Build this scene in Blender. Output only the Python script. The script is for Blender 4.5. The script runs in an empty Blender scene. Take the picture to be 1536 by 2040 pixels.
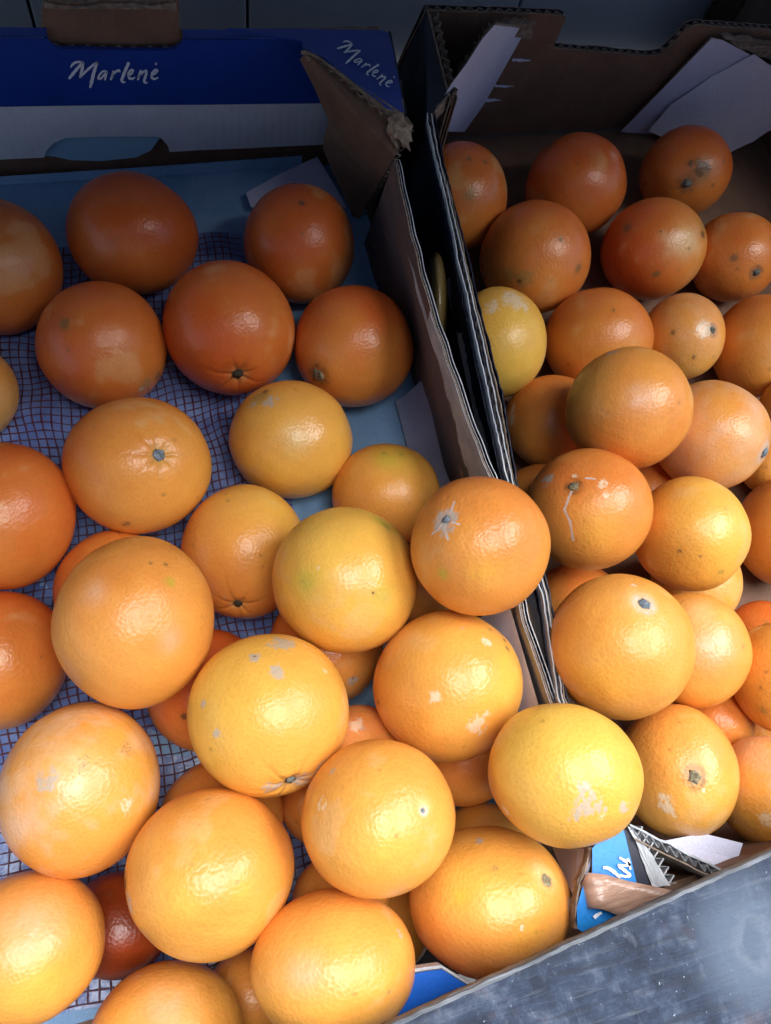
import bpy, bmesh, math, random
import numpy as np
from mathutils import Vector, Matrix
from mathutils.geometry import tessellate_polygon
R_ = math.radians
scene = bpy.context.scene
COL = scene.collection

# ------------------------------------------------------------------ camera
CAMZ = .50; F = 1541.; PW, PH = 1536., 2040.
_n = np.array([-.16, .35, .92]); _n /= np.linalg.norm(_n)
_X = np.array([.95, -.16, 0.]); _X[2] = -(_X[0]*_n[0]+_X[1]*_n[1])/_n[2]; _X /= np.linalg.norm(_X)
RM = np.array([_X, np.cross(-_n, _X), -_n])            # camera frame (right, down, forward) -> world
CAM = np.array([0, 0, CAMZ])
cam = bpy.data.cameras.new('camera'); co = bpy.data.objects.new('camera', cam); COL.objects.link(co)
cam.sensor_fit = 'VERTICAL'; cam.sensor_height = 24; cam.lens = F/PH*24
cam.clip_start = .01; cam.clip_end = 200
_r, _d, _f = RM[:, 0], RM[:, 1], RM[:, 2]
co.matrix_world = Matrix(((_r[0], -_d[0], -_f[0], 0), (_r[1], -_d[1], -_f[1], 0), (_r[2], -_d[2], -_f[2], CAMZ), (0, 0, 0, 1)))
scene.camera = co

# ------------------------------------------------------------------ world, sun, exposure
SUN_DIR = Vector((.28, .12, .95)).normalized()         # towards the sun
el = math.asin(SUN_DIR.z); az = math.atan2(SUN_DIR.x, SUN_DIR.y)
w = bpy.data.worlds.new('World'); scene.world = w; w.use_nodes = True
nt = w.node_tree; nt.nodes.clear()
sky = nt.nodes.new('ShaderNodeTexSky'); sky.sky_type = 'NISHITA'; sky.sun_disc = False
sky.sun_elevation = el; sky.sun_rotation = az
bg = nt.nodes.new('ShaderNodeBackground'); bg.inputs[1].default_value = .078
wo = nt.nodes.new('ShaderNodeOutputWorld')
nt.links.new(sky.outputs[0], bg.inputs[0]); nt.links.new(bg.outputs[0], wo.inputs[0])
sl = bpy.data.lights.new('sun', 'SUN'); sl.energy = 5.0; sl.angle = R_(66); sl.color = (1, .985, .96)
so = bpy.data.objects.new('sun', sl); COL.objects.link(so)
so.rotation_euler = SUN_DIR.to_track_quat('Z', 'Y').to_euler()
vs = scene.view_settings; vs.view_transform = 'Standard'; vs.look = 'None'; vs.gamma = 1; vs.exposure = 1.18
scene.cycles.use_denoising = True; scene.cycles.use_adaptive_sampling = True; scene.cycles.adaptive_threshold = .02
scene.cycles.max_bounces = 8

# ------------------------------------------------------------------ helpers
rnd = random.Random(7)
def ray(px, py):
    c = np.array([px-PW/2, py-PH/2, F]); return RM @ (c/np.linalg.norm(c))
def at(px, py, z=None, y=None):
    """where the place lies that the photo shows at (px, py), on the level z or on the upright plane y"""
    r = ray(px, py)
    return CAM + r*((z-CAMZ)/r[2]) if z is not None else CAM + r*(y/r[1])

def on_plane(px, py, a, b, c):
    n = np.cross(b-a, c-a); r = ray(px, py); return CAM+r*(((a-CAM)@n)/(r@n))

def new_mat(name, color=(.5, .5, .5), rough=.6, spec=.5):
    m = bpy.data.materials.new(name); m.use_nodes = True
    b = m.node_tree.nodes['Principled BSDF']
    b.inputs['Base Color'].default_value = (*color, 1); b.inputs['Roughness'].default_value = rough
    b.inputs['Specular IOR Level'].default_value = spec
    return m, m.node_tree, b

def noise(nt, scale, detail=4, rough=.6, vec=None, dist=0):
    n = nt.nodes.new('ShaderNodeTexNoise'); n.inputs['Scale'].default_value = scale
    n.inputs['Detail'].default_value = detail; n.inputs['Roughness'].default_value = rough
    n.inputs['Distortion'].default_value = dist
    if vec is not None: nt.links.new(vec, n.inputs['Vector'])
    return n
def ramp(nt, src, stops):
    r = nt.nodes.new('ShaderNodeValToRGB'); e = r.color_ramp.elements
    while len(e) < len(stops): e.new(.5)
    for k, (p, c) in enumerate(stops):
        e[k].position = p; e[k].color = (*c, 1)
    nt.links.new(src, r.inputs[0]); return r
def objvec(nt, scale=(1, 1, 1)):
    t = nt.nodes.new('ShaderNodeTexCoord'); m = nt.nodes.new('ShaderNodeMapping')
    m.inputs['Scale'].default_value = scale; nt.links.new(t.outputs['Object'], m.inputs['Vector']); return m.outputs[0]
def bump(nt, b, src, strength=.3, dist=.001, prev=None):
    bp = nt.nodes.new('ShaderNodeBump'); bp.inputs['Strength'].default_value = strength
    bp.inputs['Distance'].default_value = dist; nt.links.new(src, bp.inputs['Height'])
    if prev is not None: nt.links.new(prev.outputs[0], bp.inputs['Normal'])
    nt.links.new(bp.outputs[0], b.inputs['Normal']); return bp
def mixc(nt, fac, a, b, mode='MIX'):
    m = nt.nodes.new('ShaderNodeMix'); m.data_type = 'RGBA'; m.blend_type = mode
    for s, v in ((0, fac), (6, a), (7, b)):
        if isinstance(v, (int, float)): m.inputs[s].default_value = v
        elif isinstance(v, tuple): m.inputs[s].default_value = (*v, 1)
        else: nt.links.new(v, m.inputs[s])
    return m.outputs[2]

def paper_mat(name, c1, c2, rough=.6, scale=40, stretch=(1, 1, 1), lo=.35, hi=.65, bstr=.3, spec=.3, flute=None, speck=None):
    m, nt, b = new_mat(name, c1, rough, spec)
    v = objvec(nt, stretch)
    n = noise(nt, scale, 6, .65, v)
    r = ramp(nt, n.outputs[0], [(lo, c1), (hi, c2)])
    out = r.outputs[0]
    fine = noise(nt, 900, 3, .6, v)
    g = ramp(nt, fine.outputs[0], [(.3, (.8, .8, .8)), (.7, (1, 1, 1))])
    out = mixc(nt, 1.0, out, g.outputs[0], 'MULTIPLY')
    if speck:
        s = noise(nt, speck[0], 5, .7, v, .5)
        sr = ramp(nt, s.outputs[0], [(speck[1], (0, 0, 0)), (speck[1]+.05, (1, 1, 1))])
        out = mixc(nt, sr.outputs[0], out, speck[2])
    nt.links.new(out, b.inputs['Base Color'])
    big = noise(nt, 60, 3, .6, v)
    bp = bump(nt, b, big.outputs[0], bstr, .002)
    bp = bump(nt, b, fine.outputs[0], .15, .0003, bp)
    if flute:      # faint washboard of the fluting pressing through the liner
        wv = nt.nodes.new('ShaderNodeTexWave'); wv.bands_direction = flute; wv.inputs['Scale'].default_value = 50
        wv.inputs['Distortion'].default_value = .6
        t = nt.nodes.new('ShaderNodeTexCoord'); nt.links.new(t.outputs['Object'], wv.inputs['Vector'])
        bump(nt, b, wv.outputs[1], .12, .0006, bp)
    return m

KRAFT = paper_mat('kraft_board', (.23, .13, .085), (.17, .095, .062), .75, 30, flute='X')
KRAFT_S = paper_mat('stained_kraft', (.20, .125, .10), (.11, .105, .115), .7, 14, (3, .6, 1.5), .38, .62, .4, speck=(60, .62, (.42, .22, .15)))
KRAFT_D = paper_mat('raw_board_edge', (.34, .26, .20), (.17, .13, .10), .85, 220, bstr=.8)
WORN = paper_mat('worn_grey_paper', (.60, .63, .67), (.36, .38, .41), .8, 120, (2, .35, 1), .35, .7, .5, speck=(90, .6, (.70, .71, .72)))
BLUE = paper_mat('blue_print', (.010, .058, .37), (.009, .048, .31), .35, 25, lo=.3, hi=.7, bstr=.15, spec=.5, speck=(420, .74, (.35, .45, .7)))
WHITE = paper_mat('white_print', (.74, .76, .82), (.64, .66, .73), .55, 35, flute='X', speck=(70, .68, (.30, .30, .34)))
LINER = paper_mat('pale_blue_liner', (.27, .46, .72), (.21, .39, .64), .45, 30, bstr=.5, speck=(80, .72, (.28, .42, .58)))
SHEET = paper_mat('white_sheet', (.68, .69, .86), (.58, .60, .78), .55, 18, bstr=.4)
NAVY = paper_mat('navy_board', (.008, .012, .030), (.014, .018, .036), .5, 30, bstr=.2, speck=(240, .72, (.10, .11, .13)))
HALFLIT_BLUE = paper_mat('halflit_blue_print', (.006, .12, .60), (.006, .10, .52), .4, 25, bstr=.15, spec=.4)  # same blue ink as the back, painted lighter for the lit front rim
LIT_BLUE = paper_mat('lit_blue_print', (.004, .25, .74), (.004, .20, .64), .4, 25, bstr=.15, spec=.4)  # blue ink again, strong light on the front deck put into its colour
INK = new_mat('white_ink', (.80, .84, .92), .5)[0]

def wloc(o):
    v = Vector((0, 0, 0))
    while o is not None: v = v+o.location; o = o.parent
    return v
def finish(name, me, mats, parent=None, smooth=False):
    if parent is not None: me.transform(Matrix.Translation(-wloc(parent)))
    for m in (mats if isinstance(mats, (list, tuple)) else [mats]): me.materials.append(m)
    if smooth: me.polygons.foreach_set('use_smooth', [True]*len(me.polygons))
    o = bpy.data.objects.new(name, me); COL.objects.link(o)
    if parent is not None: o.parent = parent
    return o
def mesh(name, V, Fc, mats, parent=None, smooth=False, idx=None):
    me = bpy.data.meshes.new(name); me.from_pydata([tuple(map(float, v)) for v in V], [], Fc); me.update()
    if idx: me.polygons.foreach_set('material_index', idx)
    bm = bmesh.new(); bm.from_mesh(me); bmesh.ops.recalc_face_normals(bm, faces=bm.faces); bm.to_mesh(me); bm.free()
    return finish(name, me, mats, parent, smooth)
def tag(o, label, cat=None, group=None, kind=None):
    if label: o['label'] = label
    if cat: o['category'] = cat
    if group: o['group'] = group
    if kind: o['kind'] = kind
    return o
def empty(name, loc=(0, 0, 0)):
    o = bpy.data.objects.new(name, None); COL.objects.link(o); o.location = loc; o.empty_display_size = .02; return o
def rough_line(pts, amp, step=.004, seed=0, keep_ends=True):
    rg = random.Random(seed); out = []
    pts = [np.array(p, float) for p in pts]
    for a, b in zip(pts[:-1], pts[1:]):
        n = max(1, int(np.linalg.norm(b-a)/step))
        for k in range(n): out.append(a+(b-a)*k/n)
    out.append(pts[-1])
    r = [out[0]] + [p+np.array([rg.uniform(-1, 1), rg.uniform(-1, 1), rg.uniform(-1, 1)])*amp for p in out[1:-1]] + [out[-1]]
    return r
def plate(name, pts, thick, mat, parent, edge=None):
    """a sheet of board: polygon pts (near-planar), pushed along the vector thick"""
    n = len(pts); t = np.array(thick, float); pts = [np.array(p, float) for p in pts]
    V = pts + [p+t for p in pts]
    me = bpy.data.meshes.new(name); bm = bmesh.new()
    vs_ = [bm.verts.new(v) for v in V]
    for tri in tessellate_polygon([[Vector(p) for p in pts]]):
        for o_ in (0, n):
            try: bm.faces.new([vs_[o_+i] for i in tri])
            except ValueError: pass
    for k in range(n):
        f = bm.faces.new((vs_[k], vs_[(k+1) % n], vs_[n+(k+1) % n], vs_[n+k])); f.material_index = 1 if edge else 0
    bmesh.ops.recalc_face_normals(bm, faces=bm.faces)
    bm.to_mesh(me); bm.free()
    return finish(name, me, [mat, edge] if edge else mat, parent)
def band(name, top, bot, thick, mat, parent, edge=None, cols=1):
    """a sheet between two polylines of equal length (a wall that may bow), pushed along thick"""
    n = len(top); t = np.array(thick, float); V = []; Fc = []; idx = []
    for s in (np.zeros(3), t):
        for j in range(cols+1):
            for a, b in zip(top, bot): V.append(np.array(a)+(np.array(b)-np.array(a))*j/cols+s)
    N = n*(cols+1)
    for s in (0, N):
        for j in range(cols):
            for k in range(n-1):
                q = [s+j*n+k, s+j*n+k+1, s+(j+1)*n+k+1, s+(j+1)*n+k]; Fc.append(q); idx.append(0)
    for k in range(n-1):
        Fc.append([k, k+1, N+k+1, N+k]); idx.append(1 if edge else 0)
        q = cols*n; Fc.append([q+k, q+k+1, N+q+k+1, N+q+k]); idx.append(0)
    for k in (0, n-1):
        for j in range(cols): Fc.append([j*n+k, (j+1)*n+k, N+(j+1)*n+k, N+j*n+k]); idx.append(0)
    return mesh(name, V, Fc, [mat, edge] if edge else mat, parent, idx=idx)
def resample(pts, n):
    pts = np.array(pts, float); L = np.r_[0, np.cumsum(np.linalg.norm(np.diff(pts, axis=0), axis=1))]
    s = np.linspace(0, L[-1], n); return np.stack([np.interp(s, L, pts[:, i]) for i in range(3)], 1)
def fluting(path, across, down, parent, period=.008, mat=None, name='fluting'):
    """the wavy middle layer that shows along a cut edge of corrugated board, one ribbon with thickness"""
    path = np.array(path, float); L = np.linalg.norm(np.diff(path, axis=0), axis=1).sum()
    n = max(8, int(L/period*14)); p = resample(path, n); a = np.array(across, float); dn = np.array(down, float)
    rg = random.Random(int(L*1e5)); ph = 0; V = []
    for k in range(n):
        ph += 2*math.pi/14*rg.uniform(.8, 1.2)
        c = p[k]+a*(.5+.42*math.sin(ph)); j = rg.uniform(0, .0008)
        tn = p[min(k+1, n-1)]-p[max(k-1, 0)]; tn = tn/(np.linalg.norm(tn)+1e-9)*.00035
        V += [c-dn*0+dn*j/(np.linalg.norm(dn)), c+dn, c+tn+a*.12, c+dn+tn+a*.12]
    Fc = []
    for k in range(n-1):
        i = 4*k; Fc += [[i, i+4, i+5, i+1], [i+2, i+3, i+7, i+6], [i, i+2, i+6, i+4]]
    return tag(mesh(name, V, Fc, mat or KRAFT_D, parent), None, kind='stuff')

STROKES = [  # brush script, in units of the cap height, x right, y up: (points with half width)
 [(.17,.70,.03),(.24,.84,.06),(.40,.98,.07),(.62,1.04,.06),(.90,1.02,.05)],
 [(.90,1.02,.07),(.62,.7,.08),(.30,.32,.09),(.06,.02,.06)],
 [(.92,1.0,.06),(.86,.6,.09),(.72,.08,.06)],
 [(.72,.08,.04),(1.1,.5,.07),(1.55,.88,.07),(1.78,1.0,.06)],
 [(1.75,1.0,.07),(1.55,.4,.10),(1.42,-.2,.10),(1.32,-.52,.05)],
 [(2.35,.46,.05),(2.1,.5,.05),(1.88,.25,.06),(1.80,.03,.07),(1.98,.02,.05),(2.2,.3,.05),(2.36,.48,.05),(2.25,.15,.07),(2.22,-.06,.05)],
 [(2.75,.5,.07),(2.66,.2,.07),(2.56,-.04,.05)],
 [(2.62,.12,.03),(2.85,.45,.06),(3.06,.55,.07),(3.12,.42,.04)],
 [(3.65,1.0,.08),(3.42,.5,.09),(3.20,-.08,.09),(3.30,-.2,.05),(3.45,-.16,.03)],
 [(3.62,.2,.05),(3.85,.36,.05),(3.92,.54,.06),(3.76,.56,.06),(3.6,.3,.07),(3.66,.05,.07),(3.86,.02,.06),(4.02,.12,.03)],
 [(4.38,.54,.07),(4.28,.25,.08),(4.18,-.04,.05)],
 [(4.22,.1,.03),(4.48,.42,.06),(4.68,.52,.07),(4.72,.4,.06),(4.60,.05,.08),(4.55,-.15,.07),(4.66,-.24,.04),(4.78,-.18,.02)],
 [(5.0,.18,.05),(5.25,.36,.05),(5.38,.52,.06),(5.22,.58,.06),(5.02,.34,.07),(5.0,.08,.07),(5.18,.0,.06),(5.4,.1,.03)],
 [(5.20,.92,.012),(5.27,.99,.012),(5.34,.92,.012),(5.27,.85,.012),(5.20,.92,.012)]]
def lettering(fn, normal, parent, strokes=STROKES, fat=1.0):
    V = []; Fc = []; nn = np.array(normal, float)
    for s in strokes:
        p = np.array(s, float); m = (len(p)-1)*6+1
        t = np.linspace(0, len(p)-1, m); q = np.stack([np.interp(t, range(len(p)), p[:, i]) for i in range(3)], 1)
        for _ in range(3): q[1:-1, :2] = (q[:-2, :2]+2*q[1:-1, :2]+q[2:, :2])/4
        d = np.gradient(q[:, :2], axis=0); d /= np.linalg.norm(d, axis=1)[:, None]+1e-9
        b = len(V)
        for k in range(m):
            wv = q[k, 2]*fat*(1+.12*math.sin(k*1.7)); nx, ny = -d[k, 1]*wv, d[k, 0]*wv
            V += [fn(q[k, 0]+nx, q[k, 1]+ny)+nn, fn(q[k, 0]-nx, q[k, 1]-ny)+nn]
        for k in range(m-1): Fc.append([b+2*k, b+2*k+1, b+2*k+3, b+2*k+2])
    n = len(V); V += [v-nn*.6 for v in V]
    Fc += [[n+i for i in f] for f in Fc]
    return mesh('lettering', V, Fc, INK, parent)

# ------------------------------------------------------------------ setting: ground, stall table, back wall, added unseen shelf, awning and house front for shade
def boxmesh(name, lo, hi, mat, parent=None, bev=.002):
    me = bpy.data.meshes.new(name); bm = bmesh.new(); bmesh.ops.create_cube(bm, size=1)
    lo = Vector(lo); hi = Vector(hi)
    for v in bm.verts: v.co = Vector([(lo[i]+hi[i])/2+v.co[i]*(hi[i]-lo[i]) for i in range(3)])
    if bev: bmesh.ops.bevel(bm, geom=bm.edges[:], offset=bev, segments=1, affect='EDGES')
    bm.to_mesh(me); bm.free(); return finish(name, me, mat, parent)
PAVE = paper_mat('paving', (.22, .21, .20), (.15, .145, .14), .9, 3, bstr=.4)
PANEL = paper_mat('pale_wall_panel', (.60, .65, .72), (.52, .57, .65), .5, 6, (1, 1, .4), bstr=.1)
BROWNW = paper_mat('dark_brown_wood', (.05, .033, .025), (.025, .018, .014), .7, 12, (6, 6, .5), bstr=.5)
OLDW = paper_mat('old_table_wood', (.16, .13, .11), (.08, .07, .065), .85, 10, (.6, 8, 8), bstr=.6)
tag(boxmesh('ground', (-15, -15, -.95), (15, 15, -.9), PAVE, bev=0), None, kind='structure')
wall = tag(empty('wall', (.2, .62, -.9)), None, kind='structure')
xs = [-1.3, -1.0, -.7, -.45, -.236, -.066, .106, .355, .60, .85, 1.1, 1.4]
for a, b in zip(xs[:-1], xs[1:]): boxmesh('panel', (a+.0012, .62, -.9), (b-.0012, .635, .75), PANEL, wall, .0015)
boxmesh('backing_board', (-1.3, .636, -.9), (1.4, .65, .75), BROWNW, wall)
tag(boxmesh('wooden_post', (.552, .575, -.9), (.64, .615, .75), BROWNW), 'dark brown upright wooden post behind the right cardboard box', 'post')
tb = tag(empty('stall_table', (.1, .2, -.9)), 'old wooden stall table under the cardboard fruit boxes', 'table')
for k, (a, b) in enumerate([(-.12, -.0), (.002, .12), (.122, .24), (.242, .36), (.362, .48), (.482, .60)]):
    boxmesh('board', (-.9, a, -.034), (1.15, b, -.010), OLDW, tb)
for x in (-.85, 1.04):
    for y in (-.1, .52): boxmesh('leg', (x, y, -.9), (x+.06, y+.06, -.0345), OLDW, tb)
BLUECLOTH = paper_mat('blue_shade_cloth', (.12, .20, .42), (.10, .17, .36), .8, 5)  # cloth of the added awning, blue to tint the shade by bounce
sh = tag(empty('shade_shelf', (.1, .38, .62)), 'added unseen dark wooden shelf that shades the back of the boxes', 'shelf')  # added out of view to shade the back of the boxes
for a, b in ((.08, .21), (.212, .34), (.342, .49)): plate('board', [(-1.3, a-.16, .60), (-.05, a, .60), (.40, a+.115, .60), (1.4, a+.11, .60), (1.4, b+.11, .60), (.40, b+.115, .60), (-.05, b, .60), (-1.3, b-.16, .60)], (0, 0, .02), BROWNW, sh)  # front edge slanted so the shade reaches further forward on the left
boxmesh('rear_board', (-1.3, .31, .575), (1.4, .618, .598), BROWNW, sh)  # keeps sky light from leaking in behind the added boards
aw = tag(empty('shade_awning', (0, -1.5, 1.7)), 'added unseen cloth awning that blocks the sky in front of the stall', 'awning')  # added out of view to block light from the front
boxmesh('cloth', (-2.5, -3.0, 1.70), (2.5, -1.0, 1.706), BLUECLOTH, aw)
boxmesh('added_strut', (.28, -1.2, 1.0), (.47, .66, 1.04), BROWNW, aw)  # added bar that splits the sun highlight into two lobes
boxmesh('added_strut', (.34, -1.2, 1.06), (.40, -1.14, 1.70), BROWNW, aw)
boxmesh('front_bar', (-2.5, -1.0, 1.68), (2.5, -.96, 1.72), BROWNW, aw)
for x in (-2.45, 2.41): boxmesh('pole', (x, -2.9, -.9), (x+.04, -2.86, 1.699), BROWNW, aw)
fcd = tag(boxmesh('shade_facade', (-9, -7.4, -.9), (9, -7, 4.5), paper_mat('facade_plaster', (.24, .30, .38), (.18, .23, .30), .9, 2), bev=0), 'added unseen plaster house front across the street, blocking low sky light', 'building')  # added out of view; blocks low sky, bounces bluish light

# ------------------------------------------------------------------ left fruit box
A3 = np.array
lb = tag(empty('fruit_box', (-.03, .2, 0)), 'left cardboard fruit box printed blue and white, lined with pale blue paper and a net', 'cardboard box', 'cardboard fruit boxes')
boxmesh('base_panel', (-.25, -.10, -.006), (.175, .487, -.001), KRAFT, lb, 0)
P = lambda pts, y: [at(a, b, y=y) for a, b in pts]
Z = lambda pts, z: [at(a, b, z=z) for a, b in pts]
# outer back wall, raised to a tab behind the notch
ob = plate('back_wall', [(-.25, .485, 0), (.176, .485, 0), (.176, .485, .115), (.06, .485, .115), at(372, 66, y=.485), at(358, 64, y=.485), at(356, -3, y=.485), at(300, 4, y=.485), at(220, 1, y=.485), at(150, 6, y=.485), at(86, 0, y=.485), at(82, 66, y=.485), at(66, 66, y=.485), (-.25, .485, .122)], (0, .0035, 0), KRAFT, lb, KRAFT_D)
tabtop = P([(88, 1), (150, 6), (220, 2), (300, 5), (354, -1)], .4845)
fluting(rough_line(tabtop, .0004), (0, .0045, 0), (0, 0, -.004), ob)
plate('torn_liner', rough_line(P([(88, 14), (350, 18), (352, 3), (300, 9), (220, 5), (150, 10), (88, 4), (88, 14)], .4842), .0006, .006, 3)[:-1], (0, -.0012, 0), KRAFT_D, ob)
# the printed panel folded down inside: blue above, white below, hand hole and slot cut out
YP = .478
fold = [(-75, 71), (94, 73)]
notch = [(94, 73), (97, 84), (106, 94), (120, 98), (180, 99), (250, 101), (335, 101), (352, 97), (362, 88), (366, 75)]
bl = [(-75, 71)]+notch+[(450, 74), (520, 75), (600, 78), (690, 82), (690, 205), (640, 206), (400, 209), (200, 210), (0, 213), (-75, 215)]
pb = plate('printed_panel', P(bl, YP), (0, .003, 0), BLUE, lb, BLUE)
wh = [(-75, 215), (0, 213), (200, 210), (400, 209), (640, 206), (690, 205), (690, 286), (560, 292), (480, 296), (400, 299), (338, 303), (334, 290), (322, 276), (310, 272), (200, 272), (130, 275), (108, 284), (92, 300), (88, 314), (0, 318), (-75, 322)]
plate('white_panel', P(wh, YP-.0003), (0, .003, 0), WHITE, pb, KRAFT_D)
fluting(P(notch[2:8], YP), (0, .0045, 0), (0, 0, -.003), pb, .0095)
top = P([(-75, 71), (94, 73)], YP); boxq = lambda nm, a, b, y1, mat, par: plate(nm, [a, b, (b[0], y1, b[2]+.001), (a[0], y1, a[2]+.001)], (0, 0, -.0012), mat, par)
boxq('fold_strip', top[0], top[1], .4845, BLUE, pb)
t2 = P([(366, 75), (500, 76)], YP); boxq('fold_strip', t2[0], t2[1], .4845, BLUE, pb)
# crease line of little perforations along the fold
V = []; Fc = []
for px in list(range(-60, 92, 9))+list(range(372, 596, 9)):
    p = at(px, 74.2 if px < 100 else 76, y=YP-.0006)
    b = len(V); V += [p+A3([-.0010, 0, -.0003]), p+A3([.0010, 0, -.0003]), p+A3([.0010, 0, .0003]), p+A3([-.0010, 0, .0003])]; Fc.append([b, b+1, b+2, b+3])
tag(mesh('perforation', V, Fc, paper_mat('scuffed_blue', (.10, .20, .55), (.05, .12, .45)), pb), None, kind='stuff')
lettering(lambda u, v: at((405+100*u)/3, (471-100*v)/3, y=YP-.0004), (0, -.0005, 0), pb)
plate('slot_film', P([(85, 282), (110, 276), (200, 268), (300, 268), (318, 276), (300, 300), (270, 314), (200, 321), (140, 319), (110, 312), (80, 309)], .4825), (0, .0008, 0), new_mat('blue_film', (.30, .52, .70), .25)[0], pb)
# corner deck with print
def tp(px, py): return at(px, py, z=.1205)
deck = plate('corner_deck', [tp(452, 56), tp(620, 57), tp(760, 60), tp(774, 66), tp(781, 90), tp(793, 150), tp(805, 224)]+rough_line([tp(805, 224), tp(770, 214), tp(735, 188), tp(700, 160), tp(668, 134), tp(640, 113), tp(618, 103), tp(600, 100)], .0006, .005, 4)[1:-1]+[tp(605, 96), tp(600, 80)], (0, 0, -.0015), BLUE, lb, BLUE)
lettering(lambda u, v: at(670+19.4*u+14*v, 97+14.5*u-21*v, z=.1212), (0, 0, .0003), deck, fat=.85)
plate('deck_underlayer', [tp(600, 100)]+rough_line([tp(618, 104), tp(640, 115), tp(668, 137), tp(700, 164), tp(735, 192), tp(770, 219), tp(806, 228)], .0006, .005, 9)+[at(800, 160, z=.117), at(700, 90, z=.117)], (0, 0, -.003), KRAFT_D, deck)
fluting(Z([(612, 104), (640, 116), (668, 138), (700, 165), (735, 193), (770, 220), (800, 232)], .1185), (-.002, -.003, 0), (0, 0, -.0035), deck, .009)
plate('outer_corner', [at(774, 62, z=.119), at(807, 226, z=.119), (.176, .404, 0), (.184, .478, 0)], (.0015, 0, 0), NAVY, lb)
# diagonal corner post, brown inside
ka, kb, kc = at(612, 104, z=.1185), at(800, 250, z=.117), at(710, 434, z=.003)
pq = lambda a, b: on_plane(a, b, ka, kb, kc)
pc = [pq(597, 118), at(612, 104, z=.1185), at(628, 106, z=.1185), at(700, 165, z=.1165), at(800, 232, z=.1165), at(817, 258, z=.117), at(786, 312, z=.112), at(750, 374, z=.055), at(716, 436, z=.004), at(703, 431, z=.003), pq(672, 362), pq(643, 296), pq(646, 268), pq(655, 240), pq(627, 178)]
post = plate('corner_post', rough_line(pc+[pc[0]], .0002, .008, 51)[:-1], (.003, .003, 0), KRAFT, lb, KRAFT_D)
fluting([at(812, 262, z=.118), at(786, 314, z=.1175), at(762, 354, z=.082), at(722, 430, z=.008)], (.004, .001, 0), (.0015, .002, -.001), post, .008)
# crumpled torn board at the top of the post
rg = random.Random(5); bmm = bmesh.new(); bmesh.ops.create_icosphere(bmm, subdivisions=3, radius=1)
c0 = at(795, 262, z=.116)
for v in bmm.verts:
    d = v.co.copy(); s = 1+.40*math.sin(d.x*6+d.z*4)*math.cos(d.y*7)+rg.uniform(-.07, .07)
    v.co = Vector(c0)+Vector((d.x*.0075*s, d.y*.0125*s, d.z*.006*s))
me = bpy.data.meshes.new('torn_corner'); bmm.to_mesh(me); bmm.free()
finish('torn_corner', me, paper_mat('torn_kraft', (.50, .37, .27), (.30, .20, .14), .85, 160, bstr=.9), post)
# right wall: inner sheet, outer sheet, fluting between, worn grey paper along the rim
rimA = Z([(785, 320), (812, 440), (840, 560), (872, 660), (905, 760), (940, 860), (975, 945), (1012, 1090), (1040, 1230), (1070, 1320), (1100, 1400)], .118)
rimA += [A3([.155, -.01, .118]), A3([.152, -.045, .118])]
rimA = resample(rimA, 90)
rimA[:, 2] += np.array([.0003*math.sin(k*1.3)+.0004*math.sin(k*.37+1) for k in range(90)])
rimA[:, 0] += np.array([(.0003*math.sin(k*.9)) for k in range(90)])
def xbase(y): return float(np.interp(y, [-.09, .15, .20, .28, .36, .43], [.168, .168, .169, .169, .160, .157]))
baseA = [A3([xbase(p[1]), p[1]+.03*(k == 0), 0]) for k, p in enumerate(rimA)]
wa = band('right_wall', rimA, baseA, (.0008, 0, 0), KRAFT_S, lb, KRAFT_D, 4)
band('outer_liner', rimA+A3([.0032, 0, .0003]), [b+A3([.0042, 0, 0]) for b in baseA], (.0006, 0, 0), NAVY, wa, WORN, 2)
band('middle_liner', rimA+A3([.0020, 0, -.0010]), [r_+A3([.0022, 0, -.02]) for r_ in rimA], (.0004, 0, 0), WORN, wa, WORN, 1)
fluting(rimA+A3([.0008, 0, -.0012]), (.0022, 0, 0), (0, 0, -.004), wa, .005, KRAFT_S)
k0 = 25
wtop = rimA[k0:]+A3([-.0004, 0, .0002]); wbot = []
for k, p in enumerate(wtop):
    f = k/len(wtop); wd = .010+.048*min(1, f*1.6)+.002*math.sin(k*.8)+.0015*math.sin(k*2.1)
    q = A3(baseA[k0+k]); t = wd/.118; wbot.append(p+(q-p)*t+A3([-.0004, 0, 0]))
band('worn_rim_paper', wtop, wbot, (-.0003, 0, 0), WORN, wa)
# front wall with the blue folded top, bowed out by the fruit
fw = resample([A3(p+(.116,)) for p in [(.152, -.083), (.140, -.093), (.128, -.098), (.105, -.106), (.086, -.101), (.069, -.085), (.050, -.083), (.042, -.100), (.02, -.114), (-.02, -.116), (-.055, -.128), (-.12, -.12), (-.25, -.12)]], 60)
fwall = band('front_wall', fw, [A3([p[0], p[1]-.018, 0]) for p in fw], (0, -.003, 0), WHITE, lb, KRAFT_D)
V = []; Fc = []
for p in fw: V += [p+A3([0, -.0005, .0004]), p+A3([0, -.022, -.001]), p+A3([0, -.0005, .0014]), p+A3([0, -.022, 0.0])]
for k in range(59): i = 4*k; Fc += [[i+2, i+6, i+7, i+3], [i, i+1, i+5, i+4], [i, i+4, i+6, i+2], [i+1, i+3, i+7, i+5]]
mesh('folded_rim', V, Fc, HALFLIT_BLUE, fwall)
band('torn_rim_edge', fw+A3([0, .0012, .0012]), fw+A3([0, .0012, -.006]), (0, -.0012, 0), WORN, fwall)
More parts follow.
